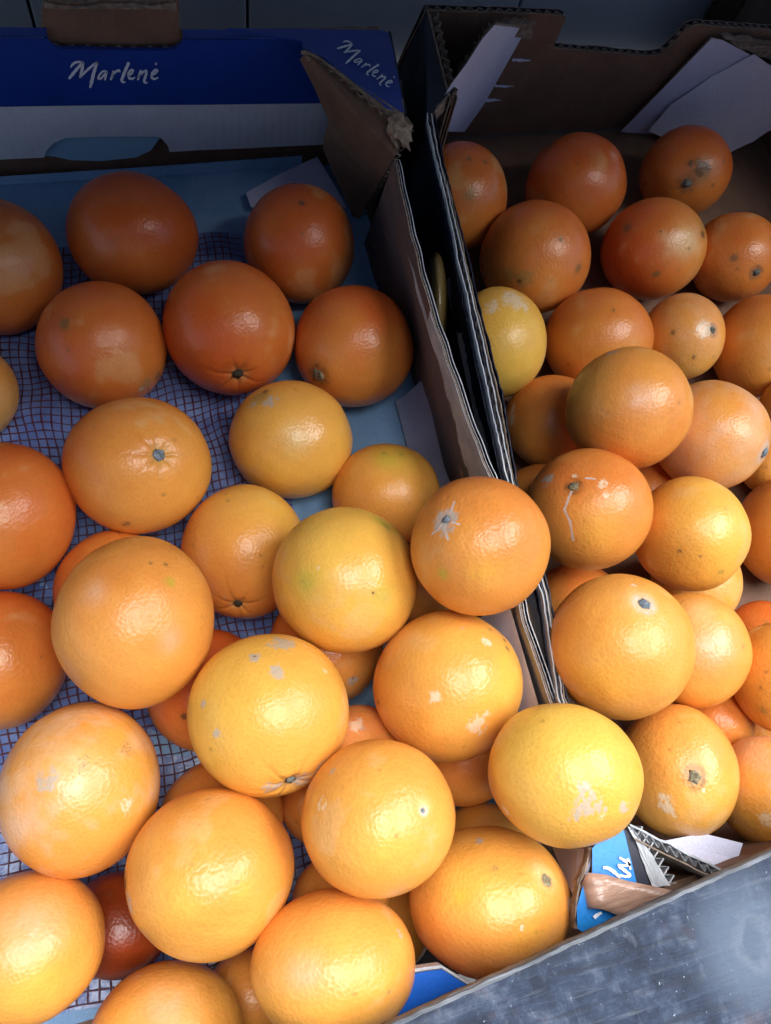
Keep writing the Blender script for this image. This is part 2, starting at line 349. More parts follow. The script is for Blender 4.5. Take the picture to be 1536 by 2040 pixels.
# front right corner deck, strip of tape over it
def fp(px, py, z=.1205): return at(px, py, z=z)
fdeck = plate('corner_deck', [fp(1243, 1654), fp(1268, 1757), fp(1275, 1800), fp(1265, 1840), fp(1200, 1880), fp(1150, 1850), fp(1149, 1808), fp(1165, 1752), fp(1180, 1737), fp(1180, 1690), fp(1200, 1668)], (0, 0, -.0015), LIT_BLUE, lb, KRAFT_D)
plate('navy_strip', [fp(1243, 1652), fp(1255, 1654), fp(1275, 1705), fp(1294, 1762), fp(1290, 1800), fp(1272, 1800), fp(1268, 1757)], (0, 0, -.004), NAVY, fdeck)
plate('torn_edge', rough_line([fp(1180, 1688, .1215), fp(1166, 1735, .1215), fp(1150, 1780, .1215), fp(1146, 1815, .1215), fp(1150, 1850, .1215), fp(1143, 1850, .120), fp(1139, 1805, .120), fp(1152, 1755, .120), fp(1166, 1712, .120), fp(1172, 1690, .120), fp(1180, 1688, .1215)], .0006, .003, 8)[:-1], (0, 0, -.004), KRAFT_D, fdeck)
lettering(lambda u, v: at(850+u/2.239, 1500+v/2.239, z=.1211), (0, 0, .0003), fdeck,
    [[(858, 466, 4), (885, 482, 7), (908, 500, 6), (880, 503, 5), (850, 500, 6), (880, 522, 7), (912, 548, 6), (885, 552, 5), (860, 545, 6)], [(895, 470, 5), (903, 492, 6), (908, 520, 4)], [(786, 512, 5), (808, 512, 7), (835, 530, 8), (862, 556, 5)], [(780, 712, 5), (760, 722, 8), (745, 735, 8)]])
tape, tnt, tb_ = new_mat('brown_tape', (.46, .27, .19), .22, .6)
tn = noise(tnt, 60, 4, .6, objvec(tnt, (1, 6, 1))); trr = ramp(tnt, tn.outputs[0], [(.35, (.50, .31, .23)), (.7, (.34, .20, .14))]); tnt.links.new(trr.outputs[0], tb_.inputs['Base Color']); bump(tnt, tb_, tn.outputs[0], .5, .001)
tl = resample([fp(1150, 1772, .112), fp(1156, 1764, .119), fp(1169, 1738, .1235), fp(1205, 1742, .1255), fp(1250, 1755, .1245), fp(1300, 1765, .1235), fp(1345, 1775, .123)], 24)
tr = resample([fp(1147, 1808, .112), fp(1165, 1812, .1185), fp(1180, 1809, .1235), fp(1203, 1812, .1255), fp(1214, 1817, .1245), fp(1262, 1835, .1235), fp(1300, 1850, .123)], 24)
tpm = band('packing_tape', tl, tr, (0, 0, .0004), tape, fdeck, cols=4); tpm.data.polygons.foreach_set('use_smooth', [True]*len(tpm.data.polygons))
# inner paper standing at the front right corner
plate('inner_flap', [fp(1100, 1688, .06), fp(1150, 1690, .10), fp(1182, 1692, .118), fp(1164, 1750, .118), fp(1144, 1790, .118), fp(1130, 1760, .06)], (.001, -.001, -.001), SHEET, lb)

# ------------------------------------------------------------------ papers lining the left box, and the net
lin = []
def sheet(name, x0, x1, y0, y1, z0, amp, mat, seed, nx=60, ny=90, parent=None, curl=None):
    rg = random.Random(seed); W_ = [(rg.uniform(-1, 1)*s, rg.uniform(-1, 1)*s, rg.uniform(0, 6), a) for s, a in [(40, 1), (40, .8), (90, .5), (90, .4), (170, .25), (170, .2)]]
    X, Y = np.meshgrid(np.linspace(x0, x1, nx), np.linspace(y0, y1, ny))
    H = sum(a*np.sin(kx*X+ky*Y+ph) for kx, ky, ph, a in W_); H = (H-H.min())/(H.max()-H.min())
    Zz = z0+amp*H
    if curl is not None: X, Y, Zz = curl(X, Y, Zz)
    V = np.stack([X, Y, Zz], -1).reshape(-1, 3)
    Fc = [[j*nx+i, j*nx+i+1, (j+1)*nx+i+1, (j+1)*nx+i] for j in range(ny-1) for i in range(nx-1)]
    return mesh(name, V, Fc, mat, parent, True)
ls = sheet('lining_paper', -.248, .169, -.085, .476, .0006, .0016, LINER, 2)
tag(ls, 'pale blue lining paper on the floor of the left box, under the net', 'paper')
def wallcurl(X, Y, Zz):
    t = (X-.150)/.03; e = np.clip(t-.25-.25*np.sin(Y*60)-.15*np.sin(Y*140+1), 0, 1)
    return X-.012*np.clip(t-.6, 0, 1), Y, Zz+.040*np.clip(t, 0, 1)**1.5*(1+.25*np.sin(Y*75))
FLAPM = paper_mat('thin_lavender_paper', (.46, .50, .70), (.36, .41, .62), .5, 40, bstr=.5)
fl = sheet('paper_flap', .148, .176, .165, .250, .004, .002, FLAPM, 6, 16, 40, curl=lambda X, Y, Zz: (.150+.0*X+(X-.148)*(.62+.10*np.sin(Y*70)), Y, Zz+.034*np.clip((X-.148)/.028, 0, 1)**1.3*(1+.2*np.sin(Y*95))))
tag(fl, 'curled white paper flap against the right wall of the left box', 'paper')
fl2 = sheet('paper_flap', .146, .168, -.02, .07, .09, .002, SHEET, 16, 16, 30, curl=lambda X, Y, Zz: (.143+(X-.146)*.35, Y, .070+.040*(X-.146)/.022))
tag(fl2, 'white paper edge behind the orange at the front end of the left box wall', 'paper')
cs = plate('paper_sheet', Z([(490, 384), (560, 345), (632, 312), (668, 372), (690, 412), (640, 420), (500, 412)], .010), (0, 0, -.0006), SHEET, None)
tag(cs, 'small pale paper corner behind the orange at the far right of the left box', 'paper')
bk = plate('paper_sheet', [(-.248, .474, .004), (.125, .474, .002), (.125, .4765, .012), (-.02, .4765, .009), (-.10, .4765, .0085), (-.248, .4765, .010)], (0, .0008, 0), LINER, None)
tag(bk, 'strip of pale paper along the foot of the printed back panel', 'paper')

NETM = new_mat('maroon_net', (.085, .012, .022), .5)[0]
FILM, fnt, fb = new_mat('blue_white_film', (.30, .42, .80), .25, .5)
fnz = noise(fnt, 35, 5, .6, objvec(fnt)); frr = ramp(fnt, fnz.outputs[0], [(.35, (.10, .155, .40)), (.68, (.22, .30, .56))]); fnt.links.new(frr.outputs[0], fb.inputs['Base Color']); bump(fnt, fb, fnz.outputs[0], .5, .003)
def warp(X, Y):
    x = X+.0022*np.sin(Y*31+1.2)+.0014*np.sin(X*55+Y*40)+.0007*np.sin(Y*140+X*90)
    y = Y+.0022*np.sin(X*34+.4)+.0014*np.sin(X*48-Y*52+2)+.0007*np.sin(X*150-Y*60)
    g = np.exp(-((X-.045)/.02)**2-((Y-.245)/.05)**2)
    y = y+.010*g; x = x-.004*g
    z = .0038+.0016*np.sin(X*70+Y*30)+.0014*np.sin(Y*85-X*25+1)+.0008*np.sin(X*190+Y*140)+.004*g*np.sin(X*260+Y*60)
    return x, y, np.maximum(z, .0024)
X, Y = np.meshgrid(np.linspace(-.235, .062, 110), np.linspace(-.08, .412, 180)); x, y, z = warp(X, Y)
V = np.stack([x, y, z-.0006], -1).reshape(-1, 3)
film = mesh('plastic_film', V, [[j*110+i, j*110+i+1, (j+1)*110+i+1, (j+1)*110+i] for j in range(179) for i in range(109)], FILM, None, True)
tag(film, 'shiny blue white plastic film lying under the maroon net in the left box', 'plastic film')
V = []; Fc = []
def strand(P0, P1, n, hw):
    t = np.linspace(0, 1, n); X = P0[0]+(P1[0]-P0[0])*t; Y = P0[1]+(P1[1]-P0[1])*t; x, y, z = warp(X, Y)
    c = np.stack([x, y, z], 1); d = np.gradient(c, axis=0); d /= np.linalg.norm(d, axis=1)[:, None]
    s = np.stack([-d[:, 1], d[:, 0], 0*d[:, 0]], 1)*hw*(1+.25*np.sin(np.arange(n)*.9))[:, None]; b = len(V)
    for k in range(n): V.extend([c[k]+s[k], c[k]+A3([0, 0, hw]), c[k]-s[k]])
    for k in range(n-1):
        i = b+3*k; Fc.append([i, i+3, i+4, i+1]); Fc.append([i+1, i+4, i+5, i+2])
pit = .0055
for k in range(int(.295/pit)): strand((-.234+k*pit, -.078), (-.234+k*pit, .411), 170, .00044)
for k in range(int(.49/pit)): strand((-.234, -.078+k*pit), (.0615, -.078+k*pit), 105, .00044)
net = mesh('fruit_net', V, Fc, NETM, None, True)
tag(net, 'maroon square mesh net spread on the floor of the left box', 'net')

# ------------------------------------------------------------------ right fruit box
rb = tag(empty('fruit_box', (.37, .2, 0)), 'right cardboard fruit box, plain brown inside with navy outer side and white glued strips', 'cardboard box', 'cardboard fruit boxes')
boxmesh('base_panel', (.1875, -.082, -.006), (.575, .498, -.001), KRAFT, rb, 0)
prof = [(848, 22), (990, 25), (1118, 31), (1127, 36), (1124, 46), (1103, 92), (1108, 97), (1200, 104), (1296, 112), (1318, 108), (1340, 88), (1366, 58), (1386, 50), (1450, 54), (1536, 60), (1640, 68)]
bw = plate('back_wall', [(.180, .5, 0)]+rough_line(P(prof, .5), .0003, .006, 2)+[(.58, .5, 0)], (0, .0012, 0), KRAFT, rb, KRAFT_D)
plate('back_liner', [(.186, .5052, 0)]+[p+A3([0, .0052, .0005]) for p in rough_line(P(prof, .5), .0004, .006, 21)]+[(.58, .5052, 0)], (0, .0009, 0), NAVY, bw, KRAFT_D)
fluting(P(prof[:5], .5)+A3([0, .0014, 0]), (0, .0036, 0), (0, 0, -.004), bw)
fluting(P(prof[5:], .5)+A3([0, .0014, 0]), (0, .0036, 0), (0, 0, -.004), bw)
# left wall: layered sheets with torn tops
rl = Z([(846, 226), (848, 246), (862, 312), (880, 380), (903, 490), (925, 600), (965, 790), (1000, 940), (1040, 1070), (1075, 1180), (1106, 1390)], .12)+[A3([.160, -.04, .12])]
ri = Z([(866, 226), (868, 246), (880, 312), (897, 380), (926, 490), (952, 600), (1000, 790), (1028, 960), (1060, 1070), (1093, 1180), (1128, 1390)], .12)+[A3([.170, -.04, .12])]
rl = resample(rl, 130); ri = resample(ri, 130)
mats = [NAVY, WORN, NAVY, WORN, KRAFT_D, NAVY]
rg = random.Random(12)
lw = None
for k, m in enumerate(mats):
    f = k/5; t = rl+(ri-rl)*f
    wob = np.convolve([rg.uniform(-1, 1) for _ in range(140)], np.ones(6)/6, 'same')[:130]
    jag = np.array([rg.uniform(-1, 1) for _ in range(130)])
    t = t.copy(); t[:, 0] += wob*.0009+jag*.00012; t[:, 2] += wob[::-1]*.0012+jag*.00035+[-.0030, .0004, -.0006, .0003, -.0004, .0006][k]
    base = [A3([.1840+.0004*k, p[1], 0]) for p in t] if k in (0, 5) else [p+A3([.0002, 0, -.03]) for p in t]
    o = band('left_wall' if k == 0 else 'wall_layer', t, base, (.0007, 0, 0), m, rb if k == 0 else lw, WORN if k in (1, 3) else NAVY if k != 4 else KRAFT_D, 2)
    if k == 0: lw = o
fluting(rl+(ri-rl)*.42, (.002, 0, 0), (0, 0, -.006), lw, .008)
# dark outer corner and the diagonal corner post
plate('outer_corner', [at(850, 20, z=.120), at(892, 190, z=.120), at(866, 214, z=.1195), at(850, 235, z=.1195), (.184, .395, 0), (.184, .440, 0), (.1870, .4995, 0)], (.0015, 0, 0), NAVY, rb, KRAFT_D)
c1 = Z([(853, 24), (862, 70), (876, 130), (893, 192)], .120)
for k in range(3):
    q = [p+A3([.0016+.0024*k, 0, -.0015]) for p in c1]
    band('corner_layer', rough_line(q, .0004, .004, 30+k), [p+A3([0, 0, -.05]) for p in rough_line(q, .0004, .004, 30+k)], (.0009, 0, 0), KRAFT_D if k != 1 else KRAFT, rb)
fluting([p+A3([.0022, 0, 0]) for p in c1], (.006, 0, 0), (0, 0, -.008), rb, .009)
c2 = Z([(866, 222), (893, 192), (925, 130), (962, 72), (984, 52), (1020, 46), (1066, 50)], .117)
dp = band('corner_post', resample(c2, 40), [p+A3([0, -.001, -.010]) for p in resample(c2, 40)], (.002, .004, 0), KRAFT_D, rb)
fluting([p+A3([-.002, -.001, .001]) for p in c2], (.002, .006, 0), (0, 0, -.006), dp, .008)
pa, pb_, pc_ = at(884, 196, z=.116), at(1030, 54, z=.1195), at(925, 263, z=.014)
plate('glued_strip', [on_plane(a, b, pa, pb_, pc_) for a, b in [(880, 198), (900, 166), (930, 126), (962, 76), (985, 50), (1020, 54), (1066, 61), (1030, 112), (980, 186), (925, 263), (895, 262), (860, 258), (858, 234)]], (.0015, .002, 0), SHEET, dp, KRAFT_D)
for a in ((1020, 118), (985, 170), (962, 198)):
    plate('torn_fibre', rough_line(P([(a[0], a[1]-2), (a[0]+18, a[1]-1), (a[0]+38, a[1]+1), (a[0]+16, a[1]+4), (a[0], a[1]+3), (a[0], a[1]-2)], .4985), .0004, .003, a[0])[:-1], (0, -.0006, 0), SHEET, bw)
st = plate('glued_sheet', P([(1418, 76), (1440, 80), (1462, 92), (1480, 101), (1500, 112), (1545, 134), (1620, 180), (1620, 262), (1300, 268), (1236, 263), (1300, 198), (1360, 136)], .492), (0, .0015, 0), SHEET, rb, KRAFT_D)
qa, qb, qc = at(1334, 212, y=.4885), at(1504, 108, y=.4895), at(1455, 303, y=.458)
plate('torn_sheet', rough_line([on_plane(a, b, qa, qb, qc) for a, b in [(1292, 262), (1334, 212), (1420, 152), (1504, 108), (1530, 128), (1600, 160), (1610, 230), (1530, 262), (1500, 282), (1455, 303), (1380, 296), (1292, 262)]], .0004, .006, 14)[:-1], (0, .0008, 0), paper_mat('torn_white', (.74, .73, .82), (.66, .66, .76), .6, 30, bstr=.5), st)
plate('torn_board', rough_line(P([(1440, 74), (1475, 76), (1520, 86), (1580, 96), (1580, 140), (1536, 122), (1505, 106), (1470, 94), (1440, 74)], .491), .0012, .004, 17)[:-1], (0, .004, 0), KRAFT_D, st)
boxmesh('right_wall', (.572, -.08, 0), (.576, .498, .118), KRAFT, rb, 0)
boxmesh('front_wall', (.186, -.085, 0), (.576, -.081, .112), KRAFT, rb, 0)
# torn front left corner of the right box
fc = plate('torn_corner', rough_line([fp(1250, 1646, .122), fp(1262, 1650, .122), fp(1290, 1690, .122), fp(1318, 1735, .122), fp(1336, 1762, .122), fp(1300, 1772, .121), fp(1290, 1740, .121), fp(1272, 1694, .121), fp(1250, 1646, .122)], .0005, .003, 3)[:-1], (0, 0, -.006), WORN, rb, KRAFT_D)
fluting([fp(1262, 1652, .1225), fp(1290, 1692, .1225), fp(1322, 1745, .1225), fp(1336, 1765, .1225)], (.0045, .001, 0), (0, 0, -.006), fc, .0042, WORN)
q = [fp(1256, 1646, .123), fp(1300, 1666, .123), fp(1350, 1692, .123), fp(1410, 1722, .123), fp(1450, 1742, .123)]
band('corner_layer', rough_line(q, .0004, .004, 44), [p+A3([0, 0, -.05]) for p in rough_line(q, .0004, .004, 44)], (0, .0012, 0), WORN, fc)
fluting([p+A3([0, -.005, 0]) for p in q], (0, .0045, 0), (0, 0, -.008), fc, .0048, WORN)
band('corner_layer', [p+A3([0, -.0062, 0]) for p in rough_line(q, .0004, .004, 45)], [p+A3([0, -.0062, -.05]) for p in rough_line(q, .0004, .004, 45)], (0, .0010, 0), KRAFT_D, fc)
plate('inner_paper', [fp(1320, 1676, .10), fp(1400, 1660, .10), fp(1480, 1680, .10), fp(1470, 1712, .10), fp(1410, 1728, .105), fp(1370, 1700, .105)], (0, 0, -.001), SHEET, fc)

# ------------------------------------------------------------------ weathered plank in front
pm, pnt, pbs = new_mat('weathered_plank', (.1, .13, .2), .62, .25)
v = objvec(pnt, (1, 1, 1)); vst = objvec(pnt, (3.2, 1.2, 1))
n1 = noise(pnt, 52, 8, .70, v, .15); n2 = noise(pnt, 85, 6, .75, v, .3); n3 = noise(pnt, 420, 3, .6, v); n4 = noise(pnt, 34, 7, .7, vst, .2); n5 = noise(pnt, 24, 6, .75, v)
n6 = noise(pnt, 60, 6, .7, objvec(pnt, (.18, 2.4, 1)), .3)
c = ramp(pnt, n1.outputs[0], [(.38, (.009, .015, .033)), (.52, (.026, .041, .076)), (.60, (.058, .078, .118)), (.72, (.13, .155, .205))]).outputs[0]
c = mixc(pnt, ramp(pnt, n6.outputs[0], [(.40, (.75, .75, .75)), (.50, (0, 0, 0))]).outputs[0], c, (.016, .022, .038))
c = mixc(pnt, ramp(pnt, n6.outputs[0], [(.55, (0, 0, 0)), (.66, (.4, .4, .4))]).outputs[0], c, (.15, .165, .19))
c = mixc(pnt, ramp(pnt, n4.outputs[0], [(.56, (0, 0, 0)), (.66, (.3, .3, .3)), (.78, (.6, .6, .6))]).outputs[0], c, (.16, .19, .24))
c = mixc(pnt, ramp(pnt, n5.outputs[0], [(.58, (0, 0, 0)), (.68, (.55, .55, .55))]).outputs[0], c, (.075, .045, .052))
c = mixc(pnt, ramp(pnt, n2.outputs[0], [(.60, (0, 0, 0)), (.70, (.45, .45, .45))]).outputs[0], c, (.20, .24, .30))
c = mixc(pnt, ramp(pnt, n3.outputs[0], [(.69, (0, 0, 0)), (.74, (.9, .9, .9))]).outputs[0], c, (.33, .38, .45))
# pale film round a knot
tcd = pnt.nodes.new('ShaderNodeTexCoord'); vm = pnt.nodes.new('ShaderNodeVectorMath'); vm.operation = 'DISTANCE'
kc = at(1500, 1880, z=.16)-A3([.12, -.12, .16]); vm.inputs[1].default_value = tuple(kc); pnt.links.new(tcd.outputs['Object'], vm.inputs[0])
ad = pnt.nodes.new('ShaderNodeMath'); ad.operation = 'MULTIPLY_ADD'; ad.inputs[1].default_value = .03; pnt.links.new(n1.outputs[0], ad.inputs[0]); pnt.links.new(vm.outputs['Value'], ad.inputs[2])
c = mixc(pnt, ramp(pnt, ad.outputs[0], [(.030, (.75, .75, .75)), (.046, (0, 0, 0))]).outputs[0], c, (.10, .135, .19))
c = mixc(pnt, ramp(pnt, ad.outputs[0], [(.021, (0, 0, 0)), (.0225, (.7, .7, .7)), (.024, (0, 0, 0))]).outputs[0], c, (.20, .23, .27))
pnt.links.new(c, pbs.inputs['Base Color'])
bp = bump(pnt, pbs, n2.outputs[0], .5, .001); bp = bump(pnt, pbs, n3.outputs[0], .3, .0005, bp); bump(pnt, pbs, n6.outputs[0], .6, .0015, bp)
PEDGE = paper_mat('worn_plank_edge', (.30, .33, .37), (.10, .115, .14), .75, 60, (.25, 3, 3), .35, .65, .7)
p0 = at(740, 2040, z=.16); p1 = at(1536, 1680, z=.16); u = (p1-p0)/np.linalg.norm(p1-p0); vv = A3([u[1], -u[0], 0])
sec = [(.016, .1375), (.0105, .1385), (.006, .1425), (.0042, .150), (.0030, .1572), (.0034, .1592), (.0046, .1601), (.03, .1602), (.06, .1602), (.10, .1600), (.15, .1602), (.19, .1600), (.193, .157), (.193, .140), (.19, .137)]
ns = 300; V = []; Fc = []; idx = []; m = len(sec); rg = random.Random(3)
w1 = np.convolve([rg.uniform(-1, 1) for _ in range(ns+20)], np.ones(12)/12, 'same')
for k in range(ns):
    s = -.40+1.1*k/(ns-1)
    for j, (a, zz) in enumerate(sec):
        e = w1[k]*.0022+rg.uniform(-.00018, .00018) if j < 7 else 0
        V.append(A3([p0[0], p0[1], 0])+u*s*A3([1, 1, 0])+vv*(a+e)+A3([0, 0, zz+(rg.uniform(-.0002, .0002) if j in (3, 4, 5) else 0)]))
for k in range(ns-1):
    for j in range(m): Fc.append([k*m+j, k*m+(j+1) % m, (k+1)*m+(j+1) % m, (k+1)*m+j]); idx.append(1 if j in (3, 4, 5) else 0)
Fc += [list(range(m)), [(ns-1)*m+j for j in range(m)][::-1]]; idx += [1, 1]
pl = tag(empty('plank', (.12, -.12, .16)), 'dark weathered wooden plank with a worn pale edge, crossing the front right corner', 'plank')
mesh('board', V, Fc, [pm, PEDGE], pl, idx=idx)
for s in (-.32, .62):
    c = A3([p0[0], p0[1], 0])+u*s*A3([1, 1, 0])+vv*.1
    boxmesh('support_post', (c[0]-.025, c[1]-.03, -.9), (c[0]+.025, c[1]+.02, .1368), OLDW, pl)
GEO = {
'L1': (-0.1041, 0.3697, 0.0402, 0.0417, 0.948, 1.043),
'L2': (-0.0145, 0.3866, 0.0414, 0.0423, 1.041, 0.953),
'L3': (0.0992, 0.3684, 0.0393, 0.0409, 0.99, 1.008),
'L4': (-0.0449, 0.3009, 0.0397, 0.0411, 0.981, 1.015),
'L5': (0.039, 0.2996, 0.0446, 0.044, 0.992, 1.007),
'L6': (0.1204, 0.2778, 0.0407, 0.0416, 0.986, 1.014),
'L7': (-0.1318, 0.2848, 0.0298, 0.0312, 0.987, 1.01),
'L8': (-0.0319, 0.2043, 0.0562, 0.042, 1.021, 0.978),
'L9': (0.0646, 0.2158, 0.0378, 0.0391, 1.02, 0.981),
'L10': (0.1187, 0.1682, 0.0343, 0.0354, 1.024, 0.977),
'L11': (-0.1076, 0.1849, 0.0572, 0.0398, 0.949, 1.052),
'L12': (0.022, 0.1451, 0.0386, 0.0398, 0.959, 1.043),
'L13': (-0.0571, 0.1377, 0.0331, 0.0344, 0.981, 1.018),
'L14': (-0.04, 0.0984, 0.1033, 0.0405, 0.955, 1.044),
'L15': (0.0685, 0.1007, 0.1011, 0.039, 1.001, 0.999),
'L16': (0.1321, 0.0948, 0.1422, 0.0349, 0.997, 1.003),
'L17': (-0.1217, 0.1082, 0.0359, 0.0376, 0.971, 1.024),
'L18': (0.0161, 0.0413, 0.1018, 0.0394, 1.007, 0.991),
'L19': (0.1091, 0.0349, 0.0999, 0.0387, 1.011, 0.989),
'L20': (-0.0782, 0.0275, 0.0797, 0.0395, 0.946, 1.045),
'L21': (-0.0231, -0.0242, 0.0966, 0.0377, 1.017, 0.976),
'L22': (0.0547, -0.0175, 0.1248, 0.0345, 1.017, 0.982),
'L23': (0.1052, -0.0692, 0.0912, 0.0366, 1.092, 0.911),
'L24': (0.0237, -0.0723, 0.1087, 0.0326, 1.119, 0.89),
'L25': (-0.1096, -0.0363, 0.0738, 0.0338, 1.029, 0.946),
'L26': (-0.0553, -0.0907, 0.0603, 0.0335, 1.081, 0.91),
'L27': (0.1395, -0.019, 0.1458, 0.033, 1.04, 0.958),
'h1': (-0.0136, 0.0685, 0.0336, 0.0346, 0.979, 1.02),
'h3': (0.059, 0.0787, 0.0335, 0.0345, 1.006, 0.994),
'h4': (0.0603, 0.0112, 0.0657, 0.0271, 0.999, 1),
'h5': (0.1306, 0.1063, 0.0272, 0.0281, 1.013, 0.987),
'h6': (0.1261, -0.0006, 0.0345, 0.0295, 1.021, 0.979),
'h7': (0.1266, -0.0557, 0.0271, 0.0282, 1.04, 0.959),
'h8': (-0.0166, -0.0027, 0.0319, 0.033, 1.024, 0.972),
'h9': (0.0408, -0.0075, 0.0235, 0.0249, 1.02, 0.979),
'h10': (0.037, -0.0551, 0.0585, 0.0241, 1.046, 0.955),
'h11': (0.0602, -0.0775, 0.0237, 0.0252, 1.048, 0.953),
'h12': (-0.0767, -0.0414, 0.0258, 0.0269, 1.038, 0.95),
'h13': (-0.0146, -0.0921, 0.023, 0.024, 1.065, 0.934),
'R1': (0.2334, 0.402, 0.0367, 0.0385, 0.963, 1.037),
'R2': (0.3347, 0.4044, 0.0378, 0.0393, 1.014, 0.981),
'R3': (0.4413, 0.4128, 0.0347, 0.0366, 1.009, 0.98),
'R4': (0.2763, 0.3363, 0.0412, 0.0414, 0.998, 1),
'R5': (0.379, 0.3356, 0.0385, 0.0398, 1.015, 0.979),
'R6': (0.4531, 0.3242, 0.0335, 0.0353, 0.986, 1.005),
'R7': (0.2217, 0.2636, 0.0468, 0.0365, 0.936, 1.067),
'R8': (0.3056, 0.2612, 0.0376, 0.039, 1.025, 0.973),
'R9': (0.3748, 0.2552, 0.0381, 0.0316, 0.959, 1.038),
'R10': (0.4395, 0.2396, 0.035, 0.0371, 0.938, 1.061),
'R11': (0.265, 0.1745, 0.1025, 0.0382, 1.004, 0.995),
'R12': (0.2511, 0.2038, 0.032, 0.0338, 1.002, 0.998),
'R13': (0.3306, 0.1559, 0.0809, 0.0356, 1.001, 0.998),
'R14': (0.2218, 0.1171, 0.0952, 0.0369, 1.007, 0.993),
'R15': (0.2895, 0.0938, 0.082, 0.0349, 0.976, 1.023),
'R16': (0.3955, 0.0928, 0.0334, 0.035, 0.902, 1.107),
'R17': (0.2248, 0.1438, 0.0284, 0.0295, 1.008, 0.993),
'R18': (0.2257, 0.07, 0.03, 0.0311, 1.004, 0.995),
'R19': (0.1985, 0.0335, 0.1216, 0.0376, 0.991, 1.007),
'R20': (0.2574, 0.0249, 0.0903, 0.0321, 0.974, 1.023),
'R21': (0.3169, 0.0717, 0.0291, 0.0303, 0.965, 1.036),
'R22': (0.3541, 0.0244, 0.0249, 0.026, 0.964, 1.034),
'R23': (0.3102, -0.002, 0.0861, 0.0302, 0.929, 1.07),
'R24': (0.2248, -0.0352, 0.088, 0.0332, 0.934, 1.062),
'R25': (0.28, -0.0591, 0.078, 0.0292, 0.948, 1.04),
'R26': (0.2813, -0.0174, 0.0467, 0.0248, 0.974, 1.02),
'R28': (0.3049, 0.1379, 0.0275, 0.029, 0.973, 1.027),
'R29': (0.4374, 0.1763, 0.045, 0.0287, 0.971, 1.028),
'R30': (0.3234, -0.0245, 0.0236, 0.0261, 0.964, 1.03),
}

# ------------------------------------------------------------------ oranges
om, ont, ob_ = new_mat('orange_peel', (.8, .3, .03), .36, .5)
at_ = ont.nodes.new('ShaderNodeAttribute'); at_.attribute_name = 'peel'
tc = ont.nodes.new('ShaderNodeTexCoord'); oi = ont.nodes.new('ShaderNodeObjectInfo')
add = ont.nodes.new('ShaderNodeVectorMath'); add.operation = 'MULTIPLY_ADD'; cmb = ont.nodes.new('ShaderNodeCombineXYZ')
for k in range(3): ont.links.new(oi.outputs['Random'], cmb.inputs[k])
ont.links.new(cmb.outputs[0], add.inputs[0]); add.inputs[1].default_value = (3, 5, 7); ont.links.new(tc.outputs['Object'], add.inputs[2])
ov = add.outputs[0]
vor = ont.nodes.new('ShaderNodeTexVoronoi'); vor.feature = 'SMOOTH_F1'; vor.inputs['Scale'].default_value = 580; vor.inputs['Smoothness'].default_value = .6
wn = noise(ont, 240, 3, .6, ov); wmix = ont.nodes.new('ShaderNodeVectorMath'); wmix.operation = 'MULTIPLY_ADD'
ont.links.new(wn.outputs['Color'], wmix.inputs[0]); wmix.inputs[1].default_value = (.0016,)*3; ont.links.new(ov, wmix.inputs[2]); ont.links.new(wmix.outputs[0], vor.inputs['Vector'])
mid = noise(ont, 210, 3, .6, ov); low = noise(ont, 45, 4, .6, ov); patch = noise(ont, 28, 5, .65, ov)
sep = ont.nodes.new('ShaderNodeMix'); sep.data_type = 'FLOAT'
pr = ramp(ont, vor.outputs['Distance'], [(.1, (.90, .90, .90)), (.5, (1, 1, 1))])
c = mixc(ont, .8, at_.outputs['Color'], pr.outputs[0], 'MULTIPLY')
lr = ramp(ont, low.outputs[0], [(.3, (.90, .87, .80)), (.7, (1.0, 1.0, 1.0))])
c = mixc(ont, 1.0, c, lr.outputs[0], 'MULTIPLY')
mk = ont.nodes.new('ShaderNodeAttribute'); mk.attribute_name = 'mark'
fib = noise(ont, 620, 6, .78, ov, .9)
ma = ont.nodes.new('ShaderNodeMath'); ma.operation = 'MULTIPLY_ADD'; ma.inputs[1].default_value = 1.5; ont.links.new(mk.outputs['Alpha'], ma.inputs[2])
mf = ont.nodes.new('ShaderNodeMath'); mf.operation = 'SUBTRACT'; mf.inputs[1].default_value = .5; ont.links.new(fib.outputs[0], mf.inputs[0]); ont.links.new(mf.outputs[0], ma.inputs[0])
mr = ramp(ont, ma.outputs[0], [(.44, (0, 0, 0)), (.68, (.80, .80, .80))])
gate = ont.nodes.new('ShaderNodeMath'); gate.operation = 'GREATER_THAN'; gate.inputs[1].default_value = .10; ont.links.new(mk.outputs['Alpha'], gate.inputs[0])
mg = ont.nodes.new('ShaderNodeMath'); mg.operation = 'MULTIPLY'; ont.links.new(mr.outputs[0], mg.inputs[0]); ont.links.new(gate.outputs[0], mg.inputs[1])
c = mixc(ont, mg.outputs[0], c, mk.outputs['Color'])
ont.links.new(c, ob_.inputs['Base Color'])
rr = ramp(ont, patch.outputs[0], [(.3, (.26,)*3), (.7, (.40,)*3)]); ont.links.new(rr.outputs[0], ob_.inputs['Roughness'])
b1 = bump(ont, ob_, mid.outputs[0], .12, .0009)
vinv = ont.nodes.new('ShaderNodeMath'); vinv.operation = 'SUBTRACT'; vinv.inputs[0].default_value = 1; ont.links.new(vor.outputs['Distance'], vinv.inputs[1])
b2 = bump(ont, ob_, vor.outputs['Distance'], .44, .0004, b1)
for k_, v_ in (('Subsurface Weight', 0), ('Subsurface Scale', .006)):
    if k_ in ob_.inputs: ob_.inputs[k_].default_value = v_
ob_.inputs['Subsurface Radius'].default_value = (1, .35, .1)
STEM = paper_mat('stem_button', (.26, .27, .23), (.07, .075, .06), .85, 380, bstr=1)
